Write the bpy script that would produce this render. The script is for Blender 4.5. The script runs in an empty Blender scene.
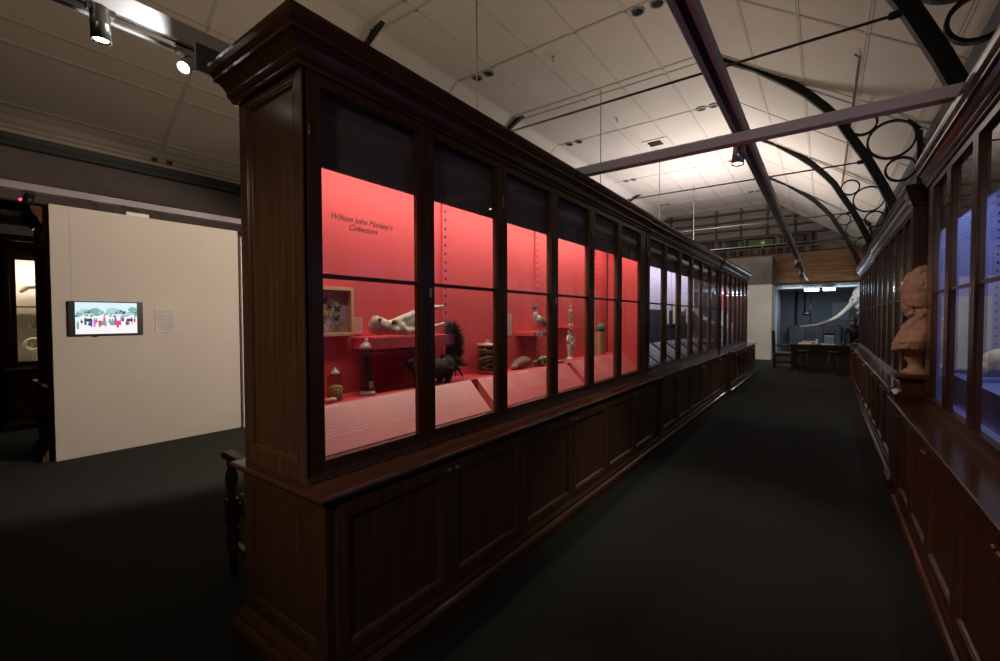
import bpy, math, random
from mathutils import Vector, Matrix, noise
random.seed(7)
sc = bpy.context.scene
COL = sc.collection
PI = math.pi
# ------------------------------------------------------------------ materials
def mat(name, col, rough=.5, metal=0., spec=.5, emis=None, estr=0., coat=0., kind=None, scale=1., bump=0., var=.25):
    m = bpy.data.materials.new(name); m.use_nodes = True
    nt = m.node_tree; b = nt.nodes['Principled BSDF']
    b.inputs['Base Color'].default_value = (*col, 1); b.inputs['Roughness'].default_value = rough
    b.inputs['Metallic'].default_value = metal; b.inputs['Specular IOR Level'].default_value = spec
    b.inputs['Coat Weight'].default_value = coat; b.inputs['Coat Roughness'].default_value = .08
    if emis: b.inputs['Emission Color'].default_value = (*emis, 1); b.inputs['Emission Strength'].default_value = estr
    tc = nt.nodes.new('ShaderNodeTexCoord'); mp = nt.nodes.new('ShaderNodeMapping')
    nt.links.new(tc.outputs['Object'], mp.inputs['Vector'])
    nz = nt.nodes.new('ShaderNodeTexNoise'); nt.links.new(mp.outputs['Vector'], nz.inputs['Vector'])
    if kind == 'wood': mp.inputs['Scale'].default_value = (22*scale, 22*scale, 1.3*scale)
    elif kind == 'hwood': mp.inputs['Scale'].default_value = (22*scale, 1.3*scale, 22*scale)
    elif kind == 'board': mp.inputs['Scale'].default_value = (.8*scale, 6*scale, 9*scale)
    else: mp.inputs['Scale'].default_value = (scale,)*3
    nz.inputs['Scale'].default_value = 1.6; nz.inputs['Detail'].default_value = 5
    cr = nt.nodes.new('ShaderNodeValToRGB')
    lo = tuple(c*(1-var) for c in col); hi = tuple(min(1, c*(1+var)) for c in col)
    cr.color_ramp.elements[0].position = .3; cr.color_ramp.elements[1].position = .7
    cr.color_ramp.elements[0].color = (*lo, 1); cr.color_ramp.elements[1].color = (*hi, 1)
    nt.links.new(nz.outputs['Fac'], cr.inputs['Fac']); nt.links.new(cr.outputs['Color'], b.inputs['Base Color'])
    if bump:
        bp = nt.nodes.new('ShaderNodeBump'); bp.inputs['Strength'].default_value = bump; bp.inputs['Distance'].default_value = .01
        nt.links.new(nz.outputs['Fac'], bp.inputs['Height']); nt.links.new(bp.outputs['Normal'], b.inputs['Normal'])
    return m
def glass_mat(name, tint=(.96, .97, .97), ior=1.5):
    m = bpy.data.materials.new(name); m.use_nodes = True; nt = m.node_tree; nt.nodes.clear()
    o = nt.nodes.new('ShaderNodeOutputMaterial'); mx = nt.nodes.new('ShaderNodeMixShader')
    t = nt.nodes.new('ShaderNodeBsdfTransparent'); t.inputs[0].default_value = (*tint, 1)
    g = nt.nodes.new('ShaderNodeBsdfGlossy'); g.inputs['Roughness'].default_value = .01
    f = nt.nodes.new('ShaderNodeFresnel'); ge = nt.nodes.new('ShaderNodeNewGeometry'); mm = nt.nodes.new('ShaderNodeMapRange')
    mm.inputs['To Min'].default_value = ior; mm.inputs['To Max'].default_value = 1/ior
    nt.links.new(ge.outputs['Backfacing'], mm.inputs['Value']); nt.links.new(mm.outputs['Result'], f.inputs[0])
    nt.links.new(f.outputs[0], mx.inputs[0]); nt.links.new(t.outputs[0], mx.inputs[1]); nt.links.new(g.outputs[0], mx.inputs[2])
    nt.links.new(mx.outputs[0], o.inputs[0]); return m
W = mat('mahogany', (.088, .040, .020), .26, kind='wood', var=.2, bump=.04, spec=.3)
WH = mat('mahogany_long_grain', (.10, .043, .021), .15, kind='hwood', var=.2, bump=.03, spec=.32)
WL = mat('mahogany_panel', (.125, .060, .030), .24, kind='wood', var=.25, bump=.04, spec=.3)
POST = mat('mullion_wood', (.20, .085, .033), .35, kind='wood', var=.3)
WD = mat('dark_oak', (.040, .020, .012), .4, kind='wood', var=.3)
RED = mat('red_paint', (.64, .078, .088), .6, var=.03)
REDP = mat('red_board_reflection_tint', (.66, .24, .24), .35, var=.03)  # first board's paler copy of the red: reflection put into the colour
BLACK2 = mat('strip_hole', (.02, .008, .01), .7)
REDQ = mat('red_matt_board_deep', (.64, .15, .16), .4, var=.03)
BLUE = mat('blue_paint', (.15, .19, .50), .5, var=.03)
LILAC = mat('lilac_paint', (.62, .54, .70), .6, var=.04)
SLATE = mat('slate_paint', (.022, .022, .035), .5, var=.1)
PALEB = mat('pale_blue_paint', (.35, .4, .55), .5, var=.04)
GREENP = mat('grey_green_paint', (.16, .22, .2), .5, var=.1)
CREAM = mat('cream_paint', (.62, .56, .46), .6, var=.04)
BLACK = mat('black_board', (.20, .17, .165), .6, var=.1)
CEIL = mat('ceiling_board', (.64, .56, .46), .75, var=.05, scale=.6)
SEAM = mat('ceiling_seam', (.40, .34, .27), .8)
WALLT = mat('taupe_wall', (.085, .068, .06), .85, var=.12, scale=3)
WWALL = mat('white_partition', (.60, .545, .475), .7, var=.03, scale=1.2)
WHITE = mat('white_paint', (.75, .73, .70), .6, var=.03)
DKBAND = mat('dark_trim', (.010, .010, .010), .6, var=.2)
LTBAND = mat('cream_trim', (.36, .31, .25), .55, var=.05)
IRON = mat('black_iron', (.006, .008, .005), .6, metal=0, var=.2)
TRACK = mat('purple_grey_track', (.80, .76, .74), .42, metal=0, var=.06)
TRACKW = mat('white_track', (.8, .8, .82), .5, var=.05)
TRACKD = mat('dull_grey', (.12, .115, .11), .5)
STEEL = mat('brushed_steel', (.5, .49, .48), .3, metal=.9, var=.05)
RODD = mat('dark_rod', (.17, .14, .11), .6)
ROD = mat('painted_rod', (.46, .38, .29), .5, var=.1)
BRASS = mat('brass', (.45, .32, .14), .3, metal=.9)
CARPET = mat('dark_carpet', (.026, .028, .025), .95, scale=60, var=.35, bump=.3, spec=.15)
GLASS = glass_mat('window_glass')
JAR = glass_mat('jar_glass', (.78, .76, .75), 1.6)
BONE = mat('bone', (.62, .53, .40), .55, scale=14, var=.25, bump=.2)
BONEW = mat('white_bone', (.72, .70, .66), .5, scale=10, var=.2, bump=.2)
TERRA = mat('terracotta', (.42, .25, .155), .6, scale=16, var=.18, bump=.15)
FUR = mat('black_fur', (.028, .020, .016), .8, scale=60, var=.6, bump=.6)
FURW = mat('white_fur', (.6, .55, .5), .8, scale=60, var=.2, bump=.6)
LENS = mat('lamp_lens', (1, .95, .88), emis=(1, .9, .75), estr=14)
TUBE = mat('tube_diffuser', (.9, .97, 1), emis=(.75, .92, 1), estr=7)
PAPER = mat('paper', (.75, .73, .70), .7, var=.04)
INK = mat('ink', (.03, .015, .015), .7)
GREEN = mat('green_leather', (.06, .09, .05), .5, var=.2)
AMBER = mat('amber_contents', (.66, .42, .17), .5, scale=90, var=.7, bump=.8)
WOODP = mat('varnished_boards', (.26, .12, .045), .42, kind='board', var=.45)
GREYB = mat('grey_boards', (.38, .32, .27), .7, kind='board', var=.3)
SKIN = mat('skin', (.30, .16, .11), .5, var=.08)
HAIR = mat('brown_hair', (.10, .055, .03), .55, scale=40, var=.4)
CLOTH = mat('black_cloth', (.012, .012, .016), .8, scale=30)
BLUEW = mat('blue_grey_wall', (.13, .14, .17), .8, var=.08)
TAN = mat('tan_wood', (.42, .27, .15), .5, kind='wood', var=.25)
DARKP = mat('dark_plastic', (.01, .01, .012), .35)
# ------------------------------------------------------------------ mesh helper
ORG = {}
class MB:
    def __init__(s): s.v = []; s.f = []; s.m = []; s.sm = []
    def add(s, vs, fs, m=0, sm=False):
        b = len(s.v); s.v += [tuple(v) for v in vs]
        for f in fs: s.f.append(tuple(i+b for i in f)); s.m.append(m); s.sm.append(sm)
        return s
    def box(s, x0, x1, y0, y1, z0, z1, m=0):
        if x0 > x1: x0, x1 = x1, x0
        if y0 > y1: y0, y1 = y1, y0
        vs = [(x, y, z) for z in (z0, z1) for y in (y0, y1) for x in (x0, x1)]
        return s.add(vs, [(0, 2, 3, 1), (4, 5, 7, 6), (0, 1, 5, 4), (2, 6, 7, 3), (0, 4, 6, 2), (1, 3, 7, 5)], m)
    def hexa(s, vs, m=0): return s.add(vs, [(0, 2, 3, 1), (4, 5, 7, 6), (0, 1, 5, 4), (2, 6, 7, 3), (0, 4, 6, 2), (1, 3, 7, 5)], m)
    def ring(s, x0, x1, y0, y1, prof, fl=(1, 1, 1, 1), m=0):
        n = len(prof); vs = []
        for o, z in prof:
            a, b, c, d = x0-o*fl[0], x1+o*fl[1], y0-o*fl[2], y1+o*fl[3]
            vs += [(a, c, z), (b, c, z), (b, d, z), (a, d, z)]
        fs = [(4*i+j, 4*i+(j+1) % 4, 4*i+4+(j+1) % 4, 4*i+4+j) for i in range(n-1) for j in range(4)]
        fs += [(3, 2, 1, 0), tuple(4*(n-1)+j for j in range(4))]
        return s.add(vs, fs, m)
    def tube(s, pts, r, n=12, m=0, closed=False, sm=True):
        pts = [Vector(p) for p in pts]; k = len(pts)
        rs = r if isinstance(r, (list, tuple)) else [r]*k
        vs = []; up = None
        for i, p in enumerate(pts):
            a = pts[(i-1) % k] if (closed or i > 0) else p; b = pts[(i+1) % k] if (closed or i < k-1) else p
            t = (b-a).normalized()
            if up is None:
                up = Vector((0, 0, 1)) if abs(t.z) < .9 else Vector((1, 0, 0))
            u = (up - t*up.dot(t)).normalized(); w = t.cross(u); up = u
            for j in range(n):
                q = 2*PI*j/n; vs.append(p + (u*math.cos(q)+w*math.sin(q))*rs[i])
        fs = []
        for i in range(k if closed else k-1):
            i2 = (i+1) % k
            for j in range(n): fs.append((i*n+j, i*n+(j+1) % n, i2*n+(j+1) % n, i2*n+j))
        s.add(vs, fs, m, sm)
        if not closed:
            b = len(s.v)-len(vs)
            s.f += [tuple(b+j for j in reversed(range(n))), tuple(b+(k-1)*n+j for j in range(n))]; s.m += [m, m]; s.sm += [False, False]
        return s
    def lathe(s, prof, c=(0, 0, 0), n=24, m=0, ax='z', cap=True, sm=True):
        vs = []
        for r, h in prof:
            for j in range(n):
                q = 2*PI*j/n; a, b = r*math.cos(q), r*math.sin(q)
                p = (a, b, h) if ax == 'z' else ((h, a, b) if ax == 'x' else (a, h, b))
                vs.append((p[0]+c[0], p[1]+c[1], p[2]+c[2]))
        k = len(prof)
        fs = [(i*n+j, i*n+(j+1) % n, (i+1)*n+(j+1) % n, (i+1)*n+j) for i in range(k-1) for j in range(n)]
        s.add(vs, fs, m, sm)
        if cap:
            b = len(s.v)-len(vs)
            s.f += [tuple(b+j for j in reversed(range(n))), tuple(b+(k-1)*n+j for j in range(n))]; s.m += [m, m]; s.sm += [False, False]
        return s
    def ell(s, c, r, rot=None, n=16, k=10, m=0):
        vs = []
        R = rot or Matrix.Identity(3)
        for i in range(k+1):
            t = PI*i/k
            for j in range(n):
                q = 2*PI*j/n
                rr = max(math.sin(t), .02)
                vs.append(Vector(c)+R @ Vector((r[0]*rr*math.cos(q), r[1]*rr*math.sin(q), -r[2]*math.cos(t))))
        fs = [(i*n+j, i*n+(j+1) % n, (i+1)*n+(j+1) % n, (i+1)*n+j) for i in range(k) for j in range(n)]
        fs += [tuple(reversed(range(n))), tuple(k*n+j for j in range(n))]
        return s.add(vs, fs, m, True)
    def loft(s, rings, n=20, m=0):   # rings: (cx, cy, z, rx, ry)
        vs = [(cx+rx*math.cos(2*PI*j/n), cy+ry*math.sin(2*PI*j/n), z) for cx, cy, z, rx, ry in rings for j in range(n)]
        k = len(rings)
        fs = [(i*n+j, i*n+(j+1) % n, (i+1)*n+(j+1) % n, (i+1)*n+j) for i in range(k-1) for j in range(n)]
        fs += [tuple(reversed(range(n))), tuple((k-1)*n+j for j in range(n))]
        return s.add(vs, fs, m, True)
    def sweep(s, path, prof, m=0, sm=False):   # path: 3D pts; prof: list of (side,up) closed section; frame from (dirs given)
        vs = []; k = len(prof)
        for p, u, w in path:
            for a, b in prof: vs.append(Vector(p)+Vector(u)*a+Vector(w)*b)
        n = len(path)
        fs = [(i*k+j, i*k+(j+1) % k, (i+1)*k+(j+1) % k, (i+1)*k+j) for i in range(n-1) for j in range(k)]
        fs += [tuple(reversed(range(k))), tuple((n-1)*k+j for j in range(k))]
        return s.add(vs, fs, m, sm)
    def build(s, name, mats, parent=None, loc=None, bevel=0, remesh=0, smooth=0, subsurf=0, label=None):
        if not isinstance(mats, (list, tuple)): mats = [mats]
        o3 = Vector(ORG[parent.name]) if parent else Vector(loc or (0, 0, 0))
        me = bpy.data.meshes.new(name)
        me.from_pydata([tuple(Vector(v)-o3) for v in s.v], [], s.f); me.update()
        for mm in mats: me.materials.append(mm)
        for p, a, b in zip(me.polygons, s.m, s.sm): p.material_index = a; p.use_smooth = b
        ob = bpy.data.objects.new(name, me); COL.objects.link(ob)
        if parent: ob.parent = parent
        else: ob.location = o3
        ORG[ob.name] = tuple(o3)
        if bevel:
            q = ob.modifiers.new('b', 'BEVEL'); q.width = bevel; q.segments = 2; q.limit_method = 'ANGLE'
        if remesh:
            q = ob.modifiers.new('r', 'REMESH'); q.mode = 'VOXEL'; q.voxel_size = remesh; q.use_smooth_shade = True
        if smooth:
            q = ob.modifiers.new('s', 'SMOOTH'); q.iterations = smooth; q.factor = .5
        if subsurf:
            q = ob.modifiers.new('ss', 'SUBSURF'); q.levels = subsurf; q.render_levels = subsurf
        if label: ob['label'] = label
        return ob
def tag(o, label, cat, group=None, kind=None):
    o['label'] = label; o['category'] = cat
    if group: o['group'] = group
    if kind: o['kind'] = kind
    return o
def empty(name, loc, label, cat, group=None):
    o = bpy.data.objects.new(name, None); COL.objects.link(o); o.location = loc; o.empty_display_size = .1
    ORG[o.name] = tuple(loc); return tag(o, label, cat, group)
def struct(o, label=None):
    o['kind'] = 'structure'
    if label: o['label'] = label
    return o
def kids(o): return [c for c in bpy.data.objects if c.parent == o]
def copy_tree(o, parent=None):
    c = o.copy(); COL.objects.link(c)
    if parent: c.parent = parent
    for ch in kids(o): copy_tree(ch, c)
    return c
def arealight(name, loc, size, power, col=(1, .85, .7), rot=(0, 0, 0), spread=PI):
    l = bpy.data.lights.new(name, 'AREA'); l.shape = 'RECTANGLE'; l.size, l.size_y = size; l.energy = power; l.color = col; l.spread = spread
    o = bpy.data.objects.new(name, l); COL.objects.link(o); o.location = loc; o.rotation_euler = rot; return o
def spotlight(name, loc, to, power, col=(1, .85, .7), ang=60, blend=.5, r=.03):
    l = bpy.data.lights.new(name, 'SPOT'); l.energy = power; l.color = col; l.spot_size = math.radians(ang); l.spot_blend = blend; l.shadow_soft_size = r
    o = bpy.data.objects.new(name, l); COL.objects.link(o); o.location = loc
    o.rotation_euler = (Vector(to)-Vector(loc)).to_track_quat('-Z', 'Y').to_euler(); return o
# ------------------------------------------------------------------ camera
cam = bpy.data.cameras.new('camera'); co = bpy.data.objects.new('camera', cam); COL.objects.link(co)
Rw = Matrix(((.80727393, -.01398042, .59001131), (.59017079, .02367969, -.80693105), (-.00269005, .99962184, .02736684)))
co.matrix_world = Matrix.Translation((0, 0, 1.6)) @ Rw.to_4x4()
cam.sensor_width = 36; cam.lens = 443/1000*36; cam.clip_start = .05; cam.clip_end = 100
sc.camera = co
# ------------------------------------------------------------------ room shell
YF, YN = 21.6, -3.5
MB().box(-10.4, 1.4, YN, 26.2, -.1, 0).build('floor', CARPET).__setitem__('kind', 'structure')
def slope_r(x): return 6.364-.702*(x+1.68)
def slope_l(x): return 6.364+.702*(x+6.02)
c = MB()
T = .08
prof = [(-8.95, slope_l(-8.95)), (-6.02, 6.364), (-1.68, 6.364), (1.33, slope_r(1.33))]
for (xa, za), (xb, zb) in zip(prof[:-1], prof[1:]):
    c.hexa([(xa, YN, za), (xb, YN, zb), (xa, YF, za), (xb, YF, zb), (xa, YN, za+T), (xb, YN, zb+T), (xa, YF, za+T), (xb, YF, zb+T)])
# cover strips and seams between the ceiling boards
xs_all = [-8.75, -8.03, -7.78, -7.0, -6.02, -5.14, -4.28, -3.42, -2.56, -1.68, -1.02, -.33, .36, 1.05]
def zc(x): return slope_l(x) if x < -6.02 else (slope_r(x) if x > -1.68 else 6.364)
def strip_y(x, w, t, m):
    for sx in (x,):
        a, b = x-w/2, x+w/2
        c.hexa([(a, YN, zc(a)-t), (b, YN, zc(b)-t), (a, YF, zc(a)-t), (b, YF, zc(b)-t), (a, YN, zc(a)+.01), (b, YN, zc(b)+.01), (a, YF, zc(a)+.01), (b, YF, zc(b)+.01)], m)
def strip_x(y, w, t, m):
    for (xa, za), (xb, zb) in zip(prof[:-1], prof[1:]):
        a, b = y-w/2, y+w/2
        c.hexa([(xa, a, za-t), (xb, a, zb-t), (xa, b, za-t), (xb, b, zb-t), (xa, a, za+.01), (xb, a, zb+.01), (xa, b, za+.01), (xb, b, zb+.01)], m)
for x in xs_all: strip_y(x, .05, .012, 0); strip_y(x, .011, .0135, 1)
for k in range(-2, 11):
    y = .62+2.065*k
    if y > YF or y < YN: continue
    for d in ((-.12, .12) if k % 2 == 0 else (0,)):
        strip_x(y+d, .05, .012, 0); strip_x(y+d, .011, .0135, 1)
struct(c.build('ceiling', [CEIL, SEAM]), 'vaulted ceiling of cream boards with seams')
w = MB(); w.box(1.33, 1.42, YN, 26.2, 0, 4.34); struct(w.build('wall_right', WALLT))
w = MB(); w.box(-9.0, -8.9, YN, YF, 3.1, 4.33); w.box(-10.4, -8.9, YN, YF, 3.1, 3.2); struct(w.build('wall_left', WALLT))
w = MB(); w.box(-10.5, -10.4, YN, 26.2, 0, 3.2); struct(w.build('wall_recess', WALLT))
w = MB(); w.box(-10.5, 1.4, YN-.1, YN, 0, 6.5); struct(w.build('wall_rear', WALLT))
# mouldings where wall meets ceiling
m_ = MB(); m_.ring(-8.9, -8.86, YN, YF, [(0, 4.10), (.02, 4.12), (.02, 4.15), (.05, 4.18), (.05, 4.21), (.08, 4.25), (.10, 4.33)], (0, 1, 0, 0))
struct(m_.build('trim_1', LTBAND, None))
m_ = MB(); m_.ring(-8.9, -8.87, YN, YF, [(0, 3.93), (.02, 3.95), (.02, 4.0), (.04, 4.04), (.06, 4.10)], (0, 1, 0, 0))
struct(m_.build('trim_2', DKBAND, None))
m_ = MB(); m_.ring(1.26, 1.33, YN, YF, [(0, 3.75), (.03, 3.77), (.03, 3.84), (.06, 3.86), (.06, 3.92), (.10, 3.96), (.10, 4.03), (.13, 4.06), (.15, 4.16)], (1, 0, 0, 0))
struct(m_.build('trim_3', DKBAND, None))
m_ = MB(); m_.ring(1.26, 1.33, YN, YF, [(.05, 4.16), (.06, 4.19), (.06, 4.22), (.02, 4.34)], (1, 0, 0, 0))
struct(m_.build('trim_4', DKBAND, None))
# two loose pairs of small dark sockets on the cream moulding
for k, y in enumerate((2.52, 2.72)):
    tag(MB().box(-8.79, -8.765, y, y+.07, 4.15, 4.21).build('wall_socket', DARKP, loc=(-8.79, y, 4.15)),
        'small dark socket on the cream wall moulding', 'socket', 'sockets on the wall moulding')
# ------------------------------------------------------------------ display cases
def mould(q, f, u0, u1, v0, v1, steps):
    # nested rectangles: steps = [(inset, depth), ...]; f(u, v, d) -> point
    vs = []
    for i_, d in steps: vs += [f(u0+i_, v0+i_, d), f(u1-i_, v0+i_, d), f(u1-i_, v1-i_, d), f(u0+i_, v1-i_, d)]
    n = len(steps); fs = [(4*i+j, 4*i+(j+1) % 4, 4*i+4+(j+1) % 4, 4*i+4+j) for i in range(n-1) for j in range(4)]
    fs.append(tuple(4*(n-1)+j for j in range(4))); q.add(vs, fs)
STEPS = [(0, 0), (.003, 0), (.005, .005), (.010, .003), (.014, .006), (.020, .017), (.026, .018)]
def case(label, xf, s, y0, y1, edges, backm, deckm, sidem, near=True, far=True, dz=0., lamp=None, strips=(), lower_back=None, sidestrip=False, sill=.145, open_back=False, vz=2.29, flush=False, ld=.12, st0=.055, posts=True):
    X = lambda d: xf-s*d
    D = .58; bf = -sill
    e = empty('display_case', (X(.25), (y0+y1)/2, 0), label, 'display case', 'mahogany display cases')
    xa, xb = sorted((X(0), X(D))); la, lb = sorted((X(bf), X(D)))
    fl = [1, 1, 1 if near else 0, 1 if far else 0]
    if flush: fl[1 if s < 0 else 0] = 0
    Z = dz
    # base cabinet with panelled ends
    b = MB(); b.box(la, lb, y0+.012, y1-.012, .1, .838+Z)
    for yy, sg in ((y0, 1), (y1, -1)):
        ya, yb = sorted((yy, yy+sg*.014))
        b.box(la, la+.08, ya, yb, .1, .838+Z); b.box(lb-.08, lb, ya, yb, .1, .838+Z)
        b.box(la+.08, lb-.08, ya, yb, .1, .2); b.box(la+.08, lb-.08, ya, yb, .775+Z, .838+Z)
        mould(b, lambda u_, v_, d_: (u_, yy+sg*d_*.75, v_), la+.08, lb-.08, .2, .775+Z, STEPS)
    b.build('base_cabinet', W, e, bevel=.003)
    MB().ring(la, lb, y0, y1, [(.055, 0), (.055, .06), (.045, .075), (.03, .085), (.03, .105), (.018, .125), (.004, .14), (0, .14)], fl).build('plinth', WH, e, bevel=.002)
    MB().ring(la, lb, y0, y1, [(0, .83+Z), (.012, .832+Z), (.014, .845+Z), (.03, .85+Z), (.045, .856+Z), (.05, .867+Z), (.045, .878+Z), (.038, .88+Z), (0, .88+Z)], fl).build('ledge', WH, e, bevel=.0015)
    # upper carcass
    u = MB(); z0, z1 = .88+Z, 2.70
    gx = lambda d0, d1, ya, yb, za, zb: u.box(X(d0), X(d1), ya, yb, za, zb)
    gx(0, .045, y0+.004, edges[0], z0, z1); gx(0, .045, edges[-1], y1-.004, z0, z1)
    gx(0, .045, edges[0], edges[-1], z0, .925); gx(0, .045, edges[0], edges[-1], 2.672, z1)
    gx(-.012, 0, y0+.004, y1-.004, z0, z0+.016); gx(-.006, 0, y0+.004, y1-.004, z0+.016, z0+.03)
    for yy, sg in ((y0+.01, 1), (y1-.01, -1)):
        ya, yb = sorted((yy+sg*.016, yy+sg*.034)); gx(.045, D, ya, yb, z0, z1)
        ya, yb = sorted((yy, yy+sg*.016))
        gx(.0, .075, ya, yb, z0, z1); gx(D-.075, D, ya, yb, z0, z1); gx(.075, D-.075, ya, yb, z0, z0+.08); gx(.075, D-.075, ya, yb, z1-.07, z1)
        mould(u, lambda u_, v_, d_: (u_, yy+sg*d_*.85, v_), min(X(.075), X(D-.075)), max(X(.075), X(D-.075)), z0+.08, z1-.07, STEPS)
    if not open_back: gx(D-.03, D, y0+.044, y1-.044, z0, z1)
    gx(.045, D, y0+.044, y1-.044, 2.66, 2.70)
    u.build('carcass', WL, e, bevel=.002)
    MB().ring(xa, xb, y0, y1, [(0, 2.66), (.012, 2.662), (.018, 2.672), (.018, 2.68), (.028, 2.69), (.033, 2.705), (.033, 2.715), (.042, 2.735), (.058, 2.757), (.075, 2.768), (.075, 2.785), (.08, 2.79), (.088, 2.81), (.092, 2.835), (.092, 2.852), (0, 2.854)], fl).build('cornice', WH, e, bevel=.001)
    # lining
    if not open_back: MB().box(X(.49), X(.505), y0+.05, y1-.05, .93, 2.64).build('back_panel', backm, e)
    if lower_back: MB().box(X(.476), X(.49), y0+.05, y1-.05, .93, 1.74).build('lower_back_panel', lower_back, e)
    for ya_ in (y0+.045, y1-.055): MB().box(X(.06), X(.47), ya_, ya_+.01, .93, 2.64).build('side_lining', sidem, e)
    if sidem is not None and vz: MB().box(X(.062), X(.075), y0+.05, y1-.05, vz, 2.655).build('blackout_board', BLACK, e)
    if posts:
        pm = MB()
        for ej in edges[1:-1]: pm.box(X(.038), X(.066), ej-.022, ej+.024, .93, 2.655)
        pm.build('mullion', POST, e, bevel=.002)
    if deckm: MB().box(X(.07), X(.475), y0+.06, y1-.06, .925, .94).build('case_floor', deckm, e)
    for y in strips:
        q = MB(); q.box(X(.478), X(.49), y-.03, y+.03, .95, 2.62)
        h = q
        zz = 1.2
        while zz < 2.55: h.box(X(.4775), X(.479), y-.009, y+.009, zz, zz+.02, 1); zz += .062
        q.build('shelf_strip', [backm, BLACK2], e)
    if sidestrip:
        q = MB(); q.box(X(.36), X(.40), y1-.067, y1-.055, .95, 2.62); h = q; zz = 1.2
        while zz < 2.55: h.box(X(.373), X(.387), y1-.0685, y1-.067, zz, zz+.016, 1); zz += .062
        q.build('shelf_strip', [sidem, BLACK2], e)
    # glazed doors
    for i, (ea, eb) in enumerate(zip(edges[:-1], edges[1:])):
        g = .0015; ea += g; eb -= g; q = MB(); st = st0
        bx = lambda d0, d1, ya, yb, za, zb: q.box(X(d0), X(d1), ya, yb, za, zb)
        bx(-.004, .036, ea, ea+st, .926, 2.67); bx(-.004, .036, eb-st, eb, .926, 2.67)
        bx(-.004, .036, ea+st, eb-st, .926, .968); bx(-.004, .036, ea+st, eb-st, 2.612, 2.67)
        bx(.006, .034, ea+st, eb-st, 1.782, 1.802)
        bx(.006, .034, ea+st, ea+st+.008, .968, 2.612); bx(.006, .034, eb-st-.008, eb-st, .968, 2.612)
        dr = q.build('glazed_door', W, e, bevel=.002)
        for za, zb in ((.968, 1.782), (1.802, 2.612)):
            pn = MB(); pn.add([(X(.022), ea+st+.001, za), (X(.022), eb-st-.001, za), (X(.022), eb-st-.001, zb), (X(.022), ea+st+.001, zb)], [(0, 1, 2, 3)])
            pn.build('glass_pane', GLASS, dr)
        # keyhole plate and hinge
        if i % 2 == 1: MB().box(X(-.006), X(-.004), ea+.012, ea+.03, 1.72, 1.77).build('lock_plate', BRASS, dr)
        if i % 2 == 0: MB().lathe([(.006, 2.36), (.006, 2.44)], (X(-.006), ea-.001, 0), 8).build('hinge', BRASS, dr)
    # cupboard doors
    for i, (ea, eb) in enumerate(zip(edges[:-1], edges[1:])):
        ea += .003; eb -= .003; q = MB(); st = .055
        bx = lambda d0, d1, ya, yb, za, zb: q.box(X(d0), X(d1), ya, yb, za, zb)
        f0, f1 = bf-.024, bf
        bx(f0, f1, ea, ea+st, .15, .822+Z); bx(f0, f1, eb-st, eb, .15, .822+Z); bx(f0, f1, ea+st, eb-st, .15, .20); bx(f0, f1, ea+st, eb-st, .765+Z, .822+Z)
        mould(q, lambda u_, v_, d_: (X(f0+d_), u_, v_), ea+st, eb-st, .20, .765+Z, STEPS)
        dr = q.build('cupboard_door', WL, e, bevel=.002)
        ky = ea+.028 if i % 2 == 1 else eb-.028
        MB().lathe([(.005, 0), (.006, .008), (.011, .014), (.012, .022), (.007, .027)], (0, 0, 0), 12, ax='x').v
        kn = MB(); pr = [(.005, 0), (.006, -.008*-1), (.011, .014), (.012, .022), (.006, .027)]
        kn.lathe([(r, (h if s > 0 else -h)) for r, h in pr], (X(f0), ky, .79+Z), 12, ax='x'); kn.build('knob', BRASS, dr)
    if lamp:
        pw, colr = lamp
        arealight('case_lamp', (X(ld), (y0+y1)/2, 2.6), (.10, y1-y0-.2), pw, colr)
    return e, X
EDL = [1.064, 1.76, 2.476, 3.208, 3.93, 4.65, 5.365]
L1, XL = case('long mahogany display case with a red interior and exposed panelled end', -1.79, 1, 1.03, 5.52, EDL, RED, RED, RED, True, False, lamp=(38, (1, .84, .70)), ld=.17, strips=(2.42, 3.72, 5.12), sidestrip=True)
L2, _ = case('mahogany display case with pale lilac upper back, joined to the red-lined case', -1.80, 1, 5.56, 10.33, [5.64+.77*i for i in range(7)], LILAC, SLATE, SLATE, False, False, lamp=(44, (.95, .92, 1)), lower_back=SLATE, strips=(6.8, 8.5), sill=.155)
L3, _ = case('mahogany display case ending its row beside the white block wall', -1.78, 1, 10.37, 14.5, [10.43+.667*i for i in range(7)], RED, SLATE, SLATE, False, True, lamp=(45, (.85, .92, 1)), lower_back=LILAC, sill=.19)
ER = [1.53, 2.23, 2.93, 3.62, 4.28, 4.86]
R1, XR = case('mahogany display case lined in deep blue, facing the red-lined case', .68, -1, 1.45, 5.03, ER, BLUE, BLUE, BLUE, True, False, lamp=(22, (.85, .9, 1)), strips=(3.3, 4.55), sidestrip=True, posts=False, flush=True)
R2, _ = case('mahogany display case lined in grey green, directly behind the clay bust', .70, -1, 5.78, 10.2, [5.86+.71*i for i in range(7)], GREENP, SLATE, GREENP, True, False, dz=.03, lamp=(40, (.85, 1, .95)), sill=.13, flush=True)
R3, _ = case('dark mahogany display case next to the desk, last in the row with the bust', .73, -1, 10.27, 14.7, [10.34+.716*i for i in range(7)], SLATE, SLATE, SLATE, True, True, dz=.03, sill=.15, flush=True)
LB, _ = case('dark mahogany display case carrying the white partition with the television on it', -7.602, -1, 1.0, 5.4, [1.06+.71*i for i in range(7)], SLATE, SLATE, SLATE, True, True, sill=.06, flush=True)
FL, XF = case('dark mahogany cabinet with a cream lit interior in the recess beyond the television', -9.72, 1, .96, 2.55, [1.02, 1.76, 2.5], CREAM, CREAM, CREAM, True, True, lamp=(30, (1, .90, .80)), vz=2.5)
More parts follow.
